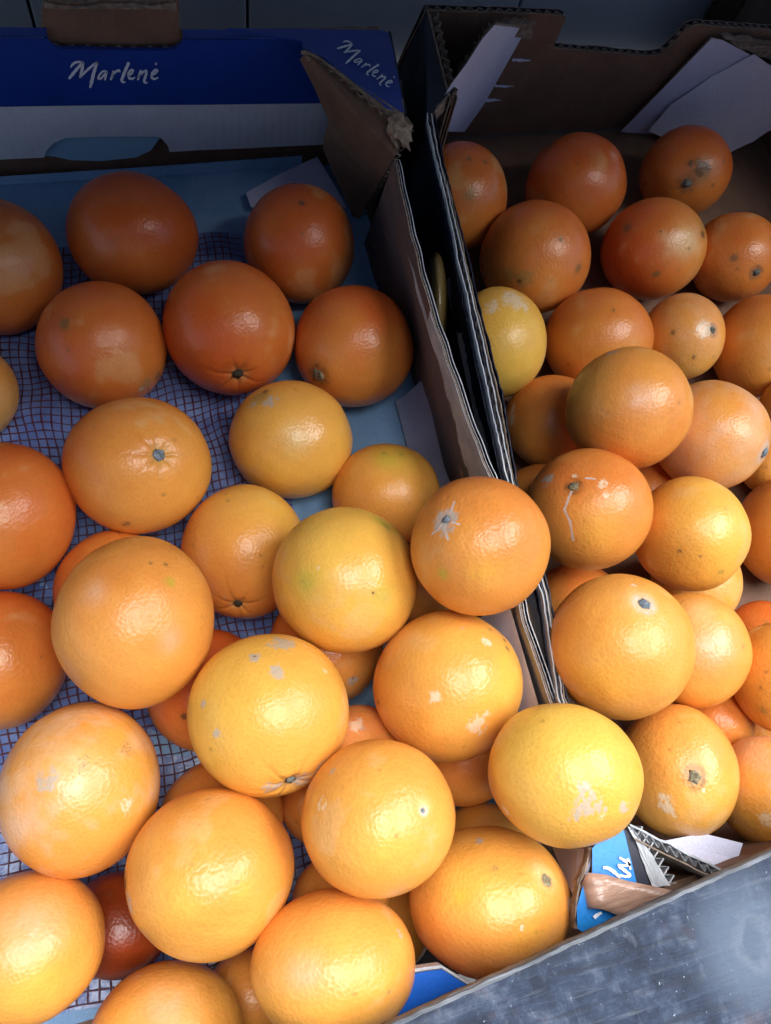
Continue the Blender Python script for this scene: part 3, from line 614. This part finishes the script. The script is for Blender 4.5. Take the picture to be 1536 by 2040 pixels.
STEMB = paper_mat('stem_blue_grey', (.32, .37, .42), (.08, .10, .12), .85, 380, bstr=1)
STEMD = paper_mat('stem_dark', (.07, .06, .035), (.035, .03, .02), .85, 500, bstr=1)
STEMG = paper_mat('stem_tan', (.38, .33, .20), (.12, .10, .06), .85, 380, bstr=1)

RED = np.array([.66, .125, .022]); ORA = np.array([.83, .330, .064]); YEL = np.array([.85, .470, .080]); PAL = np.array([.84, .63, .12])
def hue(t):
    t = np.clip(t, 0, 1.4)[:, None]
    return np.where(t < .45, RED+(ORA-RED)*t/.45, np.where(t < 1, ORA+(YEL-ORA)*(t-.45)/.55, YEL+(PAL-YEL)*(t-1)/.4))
def snoise(p, freq, seed, oct=3):
    rg = np.random.RandomState(seed); out = 0; amp = 1; tot = 0
    for o in range(oct):
        k = rg.normal(size=(7, 3))*freq; ph = rg.uniform(0, 6.28, 7)
        out = out+amp*np.sin(p@k.T+ph).sum(1)/2.6; tot += amp; amp *= .55; freq *= 2.1
    return out/tot
TOPO = {}
def topo(nu, nv):
    if (nu, nv) not in TOPO:
        th = np.linspace(0, math.pi, nv+1)[1:-1]; th = th-.22*np.sin(2*th)*.5   # denser near the poles
        ph = np.linspace(0, 2*math.pi, nu, endpoint=False)
        T, Pp = np.meshgrid(th, ph, indexing='ij')
        V = np.stack([np.sin(T)*np.cos(Pp), np.sin(T)*np.sin(Pp), np.cos(T)], -1).reshape(-1, 3)
        V = np.vstack([V, [0, 0, 1], [0, 0, -1]]); m = nv-1
        q = [(j*nu+i, (j+1)*nu+i, (j+1)*nu+(i+1) % nu, j*nu+(i+1) % nu) for j in range(m-1) for i in range(nu)]
        t = [(m*nu, i, (i+1) % nu) for i in range(nu)]+[(m*nu+1, (m-1)*nu+(i+1) % nu, (m-1)*nu+i) for i in range(nu)]
        lv = np.array([x for f in q+t for x in f], np.int32); ls = np.array([0]+list(np.cumsum([4]*len(q)+[3]*len(t))[:-1]), np.int32); lt = np.array([4]*len(q)+[3]*len(t), np.int32)
        TOPO[nu, nv] = (V, lv, ls, lt)
    return TOPO[nu, nv]
def on_ball(c, r, px, py):
    v = ray(px, py); o = CAM-c; b = o@v; D = b*b-(o@o-r*r)
    t = -b-math.sqrt(max(D, 0)); q = o+t*v; return q/np.linalg.norm(q)
SQ = (RM[:, 0], -RM[:, 1])
def make_orange(key, t0, label, marks=(), stem=None, wh=0., grad=(.25, 'd'), group=None, skin=None, geo=None):
    """stem: (px, py, size px, style); marks: (kind, px, py, size px); grad: hue drift and the way it drifts"""
    x, y, z, r, sx, sy = geo or GEO[key]; c = np.array([x, y, z])
    seed = sum(ord(ch)*(i+3) for i, ch in enumerate(key))*17 % 9973; rg = np.random.RandomState(seed)
    dist = np.linalg.norm(c-CAM); pxr = r/dist*F*1.05
    V, lv, ls, lt = topo(208, 132) if pxr > 112 and key[0] != 'h' else topo(132, 84)
    if stem: a = on_ball(c, r, stem[0], stem[1])
    else: a = rg.normal(size=3); a[2] = -abs(a[2]); a[1] += .8; a /= np.linalg.norm(a)
    t1 = np.cross(a, [.3, .2, 1]); t1 /= np.linalg.norm(t1); t2 = np.cross(a, t1)
    D = V@np.array([t1, t2, a])                              # directions, pole on the stem
    th = np.arccos(np.clip(V[:, 2], -1, 1)); ph = np.arctan2(V[:, 1], V[:, 0])
    rad_ = 1+.024*snoise(D, 1.5, seed, 2)+.0034*snoise(D, 6, seed+1, 2)
    style = stem[3] if stem else 'none'; sz = (stem[2]/pxr if stem else .08)
    rad_ -= .012*np.exp(-(th/.35)**2)
    if style in ('star', 'navel', 'pucker'):
        depth = {'star': .050, 'navel': .05, 'pucker': .055}[style]
        rad_ -= depth*np.exp(-(th/(sz*2.0))**2)
        kc = {'star': 8, 'navel': 7, 'pucker': 9}[style]
        gr = 0; reach = {'star': .36, 'navel': .42, 'pucker': .4}[style]
        for k in range(kc):
            p0_ = 2*math.pi*k/kc+rg.uniform(-.25, .25); dphi = (ph-p0_+math.pi) % (2*math.pi)-math.pi
            gr = gr+rg.uniform(.5, 1)*np.exp(-(dphi*np.sin(th)/.034)**2)*np.exp(-(th/(reach*rg.uniform(.55, 1)))**2)*(th > sz*.6)
        rad_ -= .026*gr; rad_ += .005*np.exp(-((th-sz*2.8)/(sz*1.4))**2)
    if style == 'pucker': rad_ += .016*snoise(D, 8, seed+3, 2)*np.exp(-(th/.42)**2)
    if style in ('ring', 'pit', 'nub', 'flat'):
        rad_ -= {'ring': .008, 'pit': .035, 'nub': .012, 'flat': .012}[style]*np.exp(-(th/(sz*1.25))**2)
    if key == 'L13': rad_ -= .03*np.exp(-((D@np.array([.9, -.1, -.3]))/.03)**2)
    if key == 'L2': rad_ -= .02*np.clip(D@np.array([.6, -.1, .75]), 0, 1)**6
    # colour of the skin
    gd = {'d': -SQ[1], 'u': SQ[1], 'r': SQ[0], 'l': -SQ[0], 'rd': (SQ[0]-SQ[1])*.707, 'ld': (-SQ[0]-SQ[1])*.707, 'ru': (SQ[0]+SQ[1])*.707, 'lu': (-SQ[0]+SQ[1])*.707}[grad[1]]
    n1 = snoise(D, 1.5, seed+5, 3); n2 = snoise(D, 5, seed+6, 3); n3 = snoise(D, 16, seed+7, 3)
    col = hue(t0+grad[0]*(D@gd)+.10*n1+.035*n2+.012*n3)
    if wh:
        wmask = np.clip(.5+.9*snoise(D, 2.6, seed+8, 4)+.25*n3, 0, 1)*wh
        col = col+(np.array([.80, .50, .33])-col)*wmask[:, None]
    else:
        wmask = np.clip((n1+.5*n2-.55)*1.2, 0, .35); col = col+(np.array([.82, .48, .22])-col)*wmask[:, None]
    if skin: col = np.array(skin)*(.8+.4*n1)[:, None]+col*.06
    if style in ('star', 'navel', 'pucker'): col = col*(1-.28*np.clip(gr, 0, 1))[:, None]
    # tiny natural flecks
    m = np.zeros(len(D))
    for k in range(rg.randint(4, 10)):
        q = rg.normal(size=3); q /= np.linalg.norm(q); m = np.maximum(m, np.exp(-(np.linalg.norm(D-q, axis=1)*pxr/rg.uniform(2.0, 4.0))**2)*rg.uniform(.3, .7))
    col = col+(np.array([.20, .11, .04])-col)*m[:, None]
    mcol = np.zeros((len(D), 3))+.4; mal = np.zeros(len(D))
    def put(kd_, mm_):
        nonlocal mcol, mal
        g_ = mm_ > mal; mcol = np.where(g_[:, None], np.array(MK[kd_]), mcol); mal = np.maximum(mal, mm_)
    MK = {'fleck': (.17, .15, .11), 'scab': (.46, .40, .33), 'white': (.78, .60, .40), 'dark': (.085, .05, .025), 'brown': (.24, .12, .04), 'green': (.40, .42, .03), 'pale': (.84, .62, .28), 'olive': (.26, .22, .07), 'line': (.62, .55, .52), 'rot': (.12, .065, .025), 'peach': (.80, .45, .28), 'yellow': (.86, .52, .07)}
    n4 = snoise(D, 26, seed+9, 4); n5 = snoise(D, 55, seed+10, 2)
    for mk in marks:
        kd = mk[0]
        if kd == 'line':
            pts = [on_ball(c, r, *p) for p in mk[1]]; dd = np.full(len(D), 9.)
            for p, q in zip(pts[:-1], pts[1:]):
                pq = q-p; t = np.clip(((D-p)@pq)/(pq@pq), 0, 1); dd = np.minimum(dd, np.linalg.norm(D-p-t[:, None]*pq, axis=1))
            put('line', np.clip(1.25-dd*pxr/mk[2]*1.3-.15*n4, 0, 1)); mm = 0*dd
        else:
            q = on_ball(c, r, mk[1], mk[2]); dd = np.linalg.norm(D-q, axis=1)*pxr/mk[3]
            if kd in ('scab', 'white'): put(kd, np.clip(.90*np.exp(-(dd*.8)**2)*(1+.55*n4+.3*n5), 0, .8)); mm = 0*dd
            elif kd in ('green', 'pale', 'peach', 'yellow'): mm = np.exp(-dd**2)*(.75+.25*n3)*(.4 if kd == 'yellow' else .75)
            elif kd == 'speckle': put('fleck', np.exp(-dd**2*.5)*.50); mm = 0*dd
            elif kd in ('rot', 'olive'): put(kd, np.clip(1.25-dd*.85+.25*n4, 0, .85 if kd == 'rot' else .52)); mm = .35*np.exp(-(dd*.8)**2)
            else: put(kd, .9*np.exp(-(dd*.85)**2)); mm = .25*np.exp(-(dd*.7)**2)
        col = col+(np.array(MK.get(kd, (.10, .08, .05)))-col)*np.clip(mm, 0, 1)[:, None]
        if kd in ('scab', 'white'): rad_ += .0012*mm
        if kd in ('dark', 'rot'): rad_ -= .004*mm
    if stem:
        ring = np.exp(-((th-sz*1.25)/(sz*.55))**2)
        rc = {'star': (.62, .45, .12), 'pucker': (.52, .36, .24), 'ring': (.10, .06, .02), 'nub': (.13, .09, .05), 'pit': (.80, .50, .22), 'flat': (.66, .60, .58), 'navel': (.60, .42, .15)}[style]
        col = col+(np.array(rc)-col)*(np.clip(ring*(.55+.35*n4), 0, 1)*(.9 if style in ('ring', 'flat', 'nub') else .5))[:, None]
        core = np.clip((sz*1.0-th)/(sz*.25), 0, 1); col = col+(np.array((.16, .15, .11))-col)*core[:, None]*.8
    Pp = D*rad_[:, None]*r
    for ax, s in zip(SQ, (sx, sy)): Pp = Pp+(s-1)*(Pp@ax)[:, None]*ax
    me = bpy.data.meshes.new('orange'); me.vertices.add(len(Pp)); me.vertices.foreach_set('co', Pp.astype(np.float32).ravel())
    me.loops.add(len(lv)); me.loops.foreach_set('vertex_index', lv); me.polygons.add(len(ls)); me.polygons.foreach_set('loop_start', ls); me.polygons.foreach_set('loop_total', lt)
    me.update(calc_edges=True); me.polygons.foreach_set('use_smooth', np.ones(len(ls), bool))
    ca = me.color_attributes.new('peel', 'FLOAT_COLOR', 'POINT'); ca.data.foreach_set('color', np.c_[np.clip(col, 0, 1), np.ones(len(col))].astype(np.float32).ravel())
    cm = me.color_attributes.new('mark', 'FLOAT_COLOR', 'POINT'); cm.data.foreach_set('color', np.c_[mcol, mal].astype(np.float32).ravel())
    me.materials.append(om)
    o = bpy.data.objects.new('orange', me); COL.objects.link(o); o.location = c
    tag(o, label, 'orange', group)
    if stem and style != 'hole':          # the dry button left by the stalk, with its lobes
        top = a*r*float(rad_[-2]); Rr = r*sz; bm = bmesh.new(); nn_ = 14; rows = []
        hgt = {'nub': .55, 'pit': .05, 'flat': .25, 'ring': .22}.get(style, .32)
        for j, (f, h) in enumerate([(1.0, -.15), (.92, .10), (.62, .16), (.42, hgt), (.18, hgt*1.1)]):
            row = []
            for k in range(nn_):
                p_ = 2*math.pi*k/nn_; lob = 1+(.14*math.cos(5*p_+seed)+rg.uniform(-.24, .2))*(f > .5)
                row.append(bm.verts.new(tuple(top+(t1*math.cos(p_)+t2*math.sin(p_))*Rr*f*lob*.85+a*Rr*(h+rg.uniform(-.13, .13)))))
            rows.append(row)
        for j in range(4):
            for k in range(nn_): bm.faces.new((rows[j][k], rows[j][(k+1) % nn_], rows[j+1][(k+1) % nn_], rows[j+1][k]))
        bm.faces.new(rows[-1]); bm.faces.new(rows[0][::-1])
        for ax, s in zip(SQ, (sx, sy)):
            for v_ in bm.verts: v_.co += Vector(ax*(s-1)*float(np.array(v_.co)@ax))
        bmesh.ops.recalc_face_normals(bm, faces=bm.faces)
        ms = bpy.data.meshes.new('stem_button'); bm.to_mesh(ms); bm.free()
        ms.materials.append({'star': STEMB, 'ring': STEMG, 'nub': STEM, 'pit': STEMG, 'flat': STEMB, 'pucker': STEM, 'navel': STEMD}[style])
        ms.polygons.foreach_set('use_smooth', [True]*len(ms.polygons))
        so_ = bpy.data.objects.new('stem_button', ms); COL.objects.link(so_); so_.parent = o
    return o
GL, GR = 'oranges in the left box', 'oranges in the right box'
def L(key, t, label, **k): make_orange(key, t, label, group=GL, **k)
def Rr_(key, t, label, **k): make_orange(key, t, label, group=GR, **k)
L('L1', .12, 'deep orange fruit cut by the left picture edge, in the row farthest back', grad=(.1, 'd'))
L('L2', .08, 'large flattened dark orange in the middle of the back row, under the lettering', grad=(.12, 'd'))
L('L3', .03, 'small deep reddish orange with one tiny brown dot, nearest the corner post', marks=[('dark', 601, 404, 7)], grad=(.1, 'd'))
L('L4', .04, 'reddish orange with a brown bruise at its lower right, second row at left', marks=[('olive', 293, 762, 14), ('brown', 315, 748, 11), ('scab', 283, 772, 6), ('brown', 128, 645, 12)], grad=(.18, 'r'))
L('L5', .04, 'deep orange fruit with a dark puckered navel at its lower edge', stem=(475, 752, 13, 'navel'), grad=(.1, 'r'))
L('L6', .24, 'orange with a brown ring scar at lower left, touching the box wall', stem=(633, 747, 15, 'ring'), grad=(.25, 'd'))
L('L7', .62, 'pale brownish orange mostly outside the left picture edge', wh=.25)
L('L8', .40, 'large orange with a grey blue navel and radiating creases facing up', stem=(317, 905, 13, 'star'), marks=[('brown', 255, 1043, 6), ('brown', 248, 1046, 5)], grad=(.30, 'rd'))
L('L9', .82, 'yellow orange with a dark grey scar at its upper left', marks=[('olive', 518, 792, 20), ('scab', 540, 800, 14), ('scab', 505, 806, 10), ('dark', 530, 780, 7), ('pale', 590, 875, 30)], grad=(.2, 'd'))
L('L10', .55, 'orange with a yellow green patch on top, behind two larger ones by the wall', marks=[('green', 780, 905, 38), ('yellow', 800, 910, 40), ('olive', 765, 900, 5), ('olive', 800, 903, 5)], grad=(-.15, 'd'))
L('L11', .10, 'bright red orange fruit cut by the left picture edge, beside the navel one', grad=(.16, 'rd'))
L('L12', .50, 'orange with a small dark star shaped stem mark at its bottom', stem=(472, 1207, 11, 'navel'), marks=[('scab', 446, 1188, 4), ('yellow', 560, 1020, 40)], grad=(.3, 'ru'))
L('L13', .15, 'creased pinkish orange mostly hidden behind the big smooth one', grad=(.1, 'u'))
L('L14', .47, 'big smooth orange with faint peach patches, left of centre', marks=[('brown', 334, 1130, 5), ('brown', 303, 1128, 4), ('green', 343, 1163, 10), ('peach', 345, 1275, 22), ('peach', 185, 1185, 24)], grad=(.12, 'rd'))
L('L15', .92, 'large yellow orange with green tinges and a green patch at upper right, in the centre', marks=[('green', 763, 1038, 22), ('olive', 770, 1047, 10), ('green', 610, 1160, 28), ('green', 760, 1190, 26), ('dark', 742, 1181, 3.5), ('white', 635, 1132, 4), ('olive', 604, 1158, 4), ('yellow', 745, 1215, 40)], grad=(-.1, 'd'))
L('L16', .40, 'orange with a grey stem and star shaped scar, resting on the box walls', stem=(888, 1035, 11, 'flat'), marks=[('scab', 886, 1040, 26), ('line', [(888, 1042), (886, 1056), (893, 1074)], 5), ('line', [(880, 1045), (872, 1056), (862, 1064)], 4), ('line', [(898, 1020), (905, 1000)], 4), ('line', [(900, 1040), (915, 1045)], 3.5), ('green', 885, 1142, 12), ('yellow', 960, 1140, 35)], grad=(.12, 'd'))
L('L17', .25, 'dull orange cut by the left picture edge, above the mottled one', grad=(.2, 'd'))
L('L18', .90, 'big yellow orange with grey scabs on top and a puckered lower edge', stem=(580, 1562, 12, 'pucker'), marks=[('scab', 562, 1275, 26), ('scab', 508, 1303, 13), ('dark', 506, 1302, 4), ('scab', 553, 1335, 16), ('scab', 430, 1463, 12), ('scab', 402, 1400, 8), ('white', 648, 1335, 7), ('scab', 640, 1530, 24), ('scab', 600, 1555, 22), ('scab', 540, 1570, 18), ('yellow', 470, 1440, 60)], grad=(.2, 'l'))
L('L19', .66, 'big yellow orange with dark scab dots at upper right and a pale scar below', marks=[('brown', 997, 1262, 8), ('rot', 1003, 1275, 6), ('brown', 1008, 1292, 7), ('brown', 975, 1253, 5), ('scab', 921, 1251, 5), ('white', 868, 1387, 12), ('white', 955, 1445, 22), ('white', 968, 1425, 10), ('dark', 753, 1400, 5), ('white', 968, 1280, 10), ('yellow', 1010, 1360, 50)], grad=(.15, 'r'))
L('L20', .48, 'large mottled orange with whitish bloom and grey specks, at left', wh=.62, marks=[('speckle', 165, 1530, 30), ('speckle', 262, 1495, 26), ('pale', 160, 1530, 40), ('white', 260, 1605, 12), ('dark', 216, 1727, 6), ('scab', 90, 1560, 22)], grad=(.1, 'r'))
L('L21', .56, 'large smooth orange with a grey chipped scar at its left edge', marks=[('scab', 257, 1800, 19), ('dark', 250, 1762, 12), ('yellow', 480, 1765, 20), ('olive', 470, 1757, 4), ('peach', 582, 1735, 14), ('yellow', 345, 1800, 45)], grad=(.12, 'd'))
L('L22', .58, 'smooth orange with a tiny blue grey dot, bottom centre', stem=(845, 1613, 6, 'flat'), marks=[('pale', 845, 1605, 16), ('white', 638, 1600, 12), ('peach', 785, 1783, 20), ('scab', 660, 1530, 8), ('yellow', 755, 1700, 50)], grad=(.05, 'd'))
L('L23', .42, 'glossy reddish orange with a round pit, touching the wooden plank', stem=(1083, 1745, 14, 'pit'), marks=[('pale', 1070, 1730, 20), ('olive', 985, 1722, 7), ('green', 925, 1780, 12), ('scab', 956, 1664, 8), ('yellow', 930, 1760, 55), ('yellow', 1060, 1860, 40), ('white', 1035, 1845, 6)], grad=(.28, 'u'))
L('L24', .58, 'large glossy orange at the bottom, left of the plank end', marks=[('scab', 782, 1850, 8), ('olive', 762, 1975, 4), ('peach', 610, 1930, 30)], grad=(.1, 'd'))
L('L25', .58, 'big orange in the lower left corner, under the mottled one', marks=[('peach', 60, 1840, 50), ('yellow', 90, 1960, 50)], grad=(.1, 'd'))
L('L26', .56, 'orange cut by the bottom picture edge, left of centre', marks=[('scab', 262, 1930, 14), ('peach', 330, 2000, 40)], grad=(.1, 'r'))
L('L27', .98, 'oval yellow orange with a rough white scar, on the corner of both boxes', marks=[('scab', 1170, 1600, 26), ('scab', 1165, 1570, 14), ('scab', 1192, 1612, 14), ('scab', 1150, 1628, 14), ('white', 1200, 1630, 8), ('scab', 1240, 1610, 14), ('green', 1265, 1525, 10), ('olive', 1269, 1527, 4), ('white', 1010, 1620, 12), ('yellow', 1225, 1590, 40)], grad=(.15, 'u'))
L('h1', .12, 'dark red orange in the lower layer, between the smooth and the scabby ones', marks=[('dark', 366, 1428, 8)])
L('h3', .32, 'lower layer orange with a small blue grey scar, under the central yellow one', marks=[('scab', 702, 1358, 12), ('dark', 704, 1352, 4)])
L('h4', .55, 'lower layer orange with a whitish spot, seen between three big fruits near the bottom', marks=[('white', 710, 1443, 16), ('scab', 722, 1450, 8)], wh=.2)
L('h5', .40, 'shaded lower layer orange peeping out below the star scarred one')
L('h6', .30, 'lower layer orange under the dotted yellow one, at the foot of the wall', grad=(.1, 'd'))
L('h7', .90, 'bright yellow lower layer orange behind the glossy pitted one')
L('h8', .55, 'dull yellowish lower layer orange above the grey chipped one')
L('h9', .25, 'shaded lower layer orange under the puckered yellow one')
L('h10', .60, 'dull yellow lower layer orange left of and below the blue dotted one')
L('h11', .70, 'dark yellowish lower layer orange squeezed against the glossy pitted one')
L('h12', .04, 'orange in the hollow under the mottled one, shade painted into its deep red skin', skin=(.36, .05, .010))  # shade of the hollow put into the darkened skin colour
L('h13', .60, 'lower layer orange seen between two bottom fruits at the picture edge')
Rr_('R1', .14, 'orange cut off by the left wall of the right box, farthest back', marks=[('olive', 938, 388, 12), ('brown', 935, 318, 5), ('brown', 968, 325, 5)], grad=(.15, 'd'))
Rr_('R2', .03, 'reddish orange without a visible stem, second in the back row', marks=[('peach', 1222, 310, 8), ('brown', 1095, 290, 14)])
Rr_('R3', .12, 'orange with a large dark rot patch beside its stem, below the white sheet', stem=(1368, 367, 10, 'nub'), marks=[('rot', 1398, 335, 17), ('rot', 1377, 325, 7), ('olive', 1400, 348, 14), ('brown', 1418, 370, 4), ('brown', 1424, 412, 6)])
Rr_('R4', .2, 'orange with a sooty green stem end at its lower edge and brown marks', marks=[('olive', 1045, 555, 17), ('olive', 1015, 548, 13), ('dark', 1035, 560, 6), ('brown', 1153, 535, 10), ('brown', 1117, 477, 6)], grad=(.15, 'd'))
Rr_('R5', .14, 'reddish orange with a dark scar at its right edge and several spots', marks=[('rot', 1399, 468, 9), ('olive', 1398, 450, 12), ('brown', 1250, 453, 9), ('brown', 1308, 548, 8), ('brown', 1373, 496, 3), ('dark', 1316, 461, 3), ('pale', 1370, 480, 30)], grad=(.3, 'r'))
Rr_('R6', .22, 'small orange with a round dark stem, near the right picture edge', stem=(1507, 543, 8, 'nub'), marks=[('brown', 1462, 514, 8)], grad=(.1, 'd'))
Rr_('R7', 1.08, 'lemon yellow orange pressed against the box wall', marks=[('white', 978, 612, 16), ('peach', 1050, 768, 10), ('white', 1030, 600, 30)], grad=(.15, 'd'))
Rr_('R8', .30, 'orange behind the big smooth one, third row of the right box', marks=[('brown', 1222, 617, 4)], grad=(.2, 'd'))
Rr_('R9', .58, 'small dull yellow orange with a pale pointed stem nub at right', stem=(1424, 657, 8, 'nub'), marks=[('white', 1405, 655, 16), ('brown', 1382, 710, 5), ('brown', 1338, 662, 5)], wh=.25)
Rr_('R10', .38, 'orange at the right picture edge beside the small nubbed one', grad=(.2, 'd'))
Rr_('R11', .45, 'big smooth orange lying on top, upper middle of the right box', marks=[('scab', 1222, 700, 12), ('peach', 1275, 790, 26)], grad=(.1, 'l'))
Rr_('R12', .35, 'orange half hidden under the big smooth one, with a waxy pale scar', marks=[('white', 1018, 835, 12), ('white', 1022, 815, 9)], grad=(.1, 'd'))
Rr_('R13', .55, 'oval peach tinted orange with its stem at the far right', stem=(1523, 903, 13, 'flat'), wh=.5, grad=(.15, 'd'))
Rr_('R14', .40, 'orange with a stem scar dripping a long pale line', stem=(1142, 967, 11, 'ring'), marks=[('line', [(1138, 978), (1130, 1000), (1124, 1015), (1136, 1040), (1142, 1078)], 4.5), ('line', [(1168, 950), (1186, 952)], 3.5), ('white', 1200, 962, 10), ('white', 1210, 984, 8), ('white', 1145, 945, 5), ('scab', 1090, 955, 14), ('yellow', 1185, 1060, 45)], grad=(.12, 'd'))
Rr_('R15', .88, 'bright yellow orange right of the one with the dripping scar', marks=[('brown', 1352, 1097, 5), ('brown', 1395, 1107, 3), ('olive', 1436, 1138, 6), ('yellow', 1440, 1090, 50)], grad=(.2, 'r'))
Rr_('R16', .5, 'orange cut by the right picture edge, beside the bright yellow one')
Rr_('R17', .50, 'sliver of an orange at the box wall behind the dripping scar one')
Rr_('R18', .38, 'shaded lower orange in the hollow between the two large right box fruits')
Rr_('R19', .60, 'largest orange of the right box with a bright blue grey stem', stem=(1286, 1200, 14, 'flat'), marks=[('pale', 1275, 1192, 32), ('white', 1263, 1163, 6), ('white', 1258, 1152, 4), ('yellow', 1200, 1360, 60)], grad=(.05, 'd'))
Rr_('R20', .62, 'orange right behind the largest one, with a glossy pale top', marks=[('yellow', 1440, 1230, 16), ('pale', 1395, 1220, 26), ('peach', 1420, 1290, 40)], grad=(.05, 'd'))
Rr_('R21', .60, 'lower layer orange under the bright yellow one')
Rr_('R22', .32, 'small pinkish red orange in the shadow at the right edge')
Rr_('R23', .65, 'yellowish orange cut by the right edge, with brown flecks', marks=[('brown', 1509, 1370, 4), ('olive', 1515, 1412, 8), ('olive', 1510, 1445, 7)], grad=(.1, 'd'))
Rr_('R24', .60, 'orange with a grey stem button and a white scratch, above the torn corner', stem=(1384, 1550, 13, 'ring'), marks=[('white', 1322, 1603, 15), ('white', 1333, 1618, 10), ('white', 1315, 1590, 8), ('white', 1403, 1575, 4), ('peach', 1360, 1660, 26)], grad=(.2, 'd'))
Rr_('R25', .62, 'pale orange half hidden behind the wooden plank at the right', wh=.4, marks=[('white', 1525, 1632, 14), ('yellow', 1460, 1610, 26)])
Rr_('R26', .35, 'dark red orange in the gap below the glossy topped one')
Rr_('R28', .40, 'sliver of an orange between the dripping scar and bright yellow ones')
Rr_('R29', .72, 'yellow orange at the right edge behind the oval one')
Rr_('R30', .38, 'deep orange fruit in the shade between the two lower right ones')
make_orange('R31', .5, 'sliver of an orange between the oval peach one and the right picture edge', group=GR, geo=(.416, .147, .0212, .0215, 1, 1))
GG = 'fruits fallen between the boxes'
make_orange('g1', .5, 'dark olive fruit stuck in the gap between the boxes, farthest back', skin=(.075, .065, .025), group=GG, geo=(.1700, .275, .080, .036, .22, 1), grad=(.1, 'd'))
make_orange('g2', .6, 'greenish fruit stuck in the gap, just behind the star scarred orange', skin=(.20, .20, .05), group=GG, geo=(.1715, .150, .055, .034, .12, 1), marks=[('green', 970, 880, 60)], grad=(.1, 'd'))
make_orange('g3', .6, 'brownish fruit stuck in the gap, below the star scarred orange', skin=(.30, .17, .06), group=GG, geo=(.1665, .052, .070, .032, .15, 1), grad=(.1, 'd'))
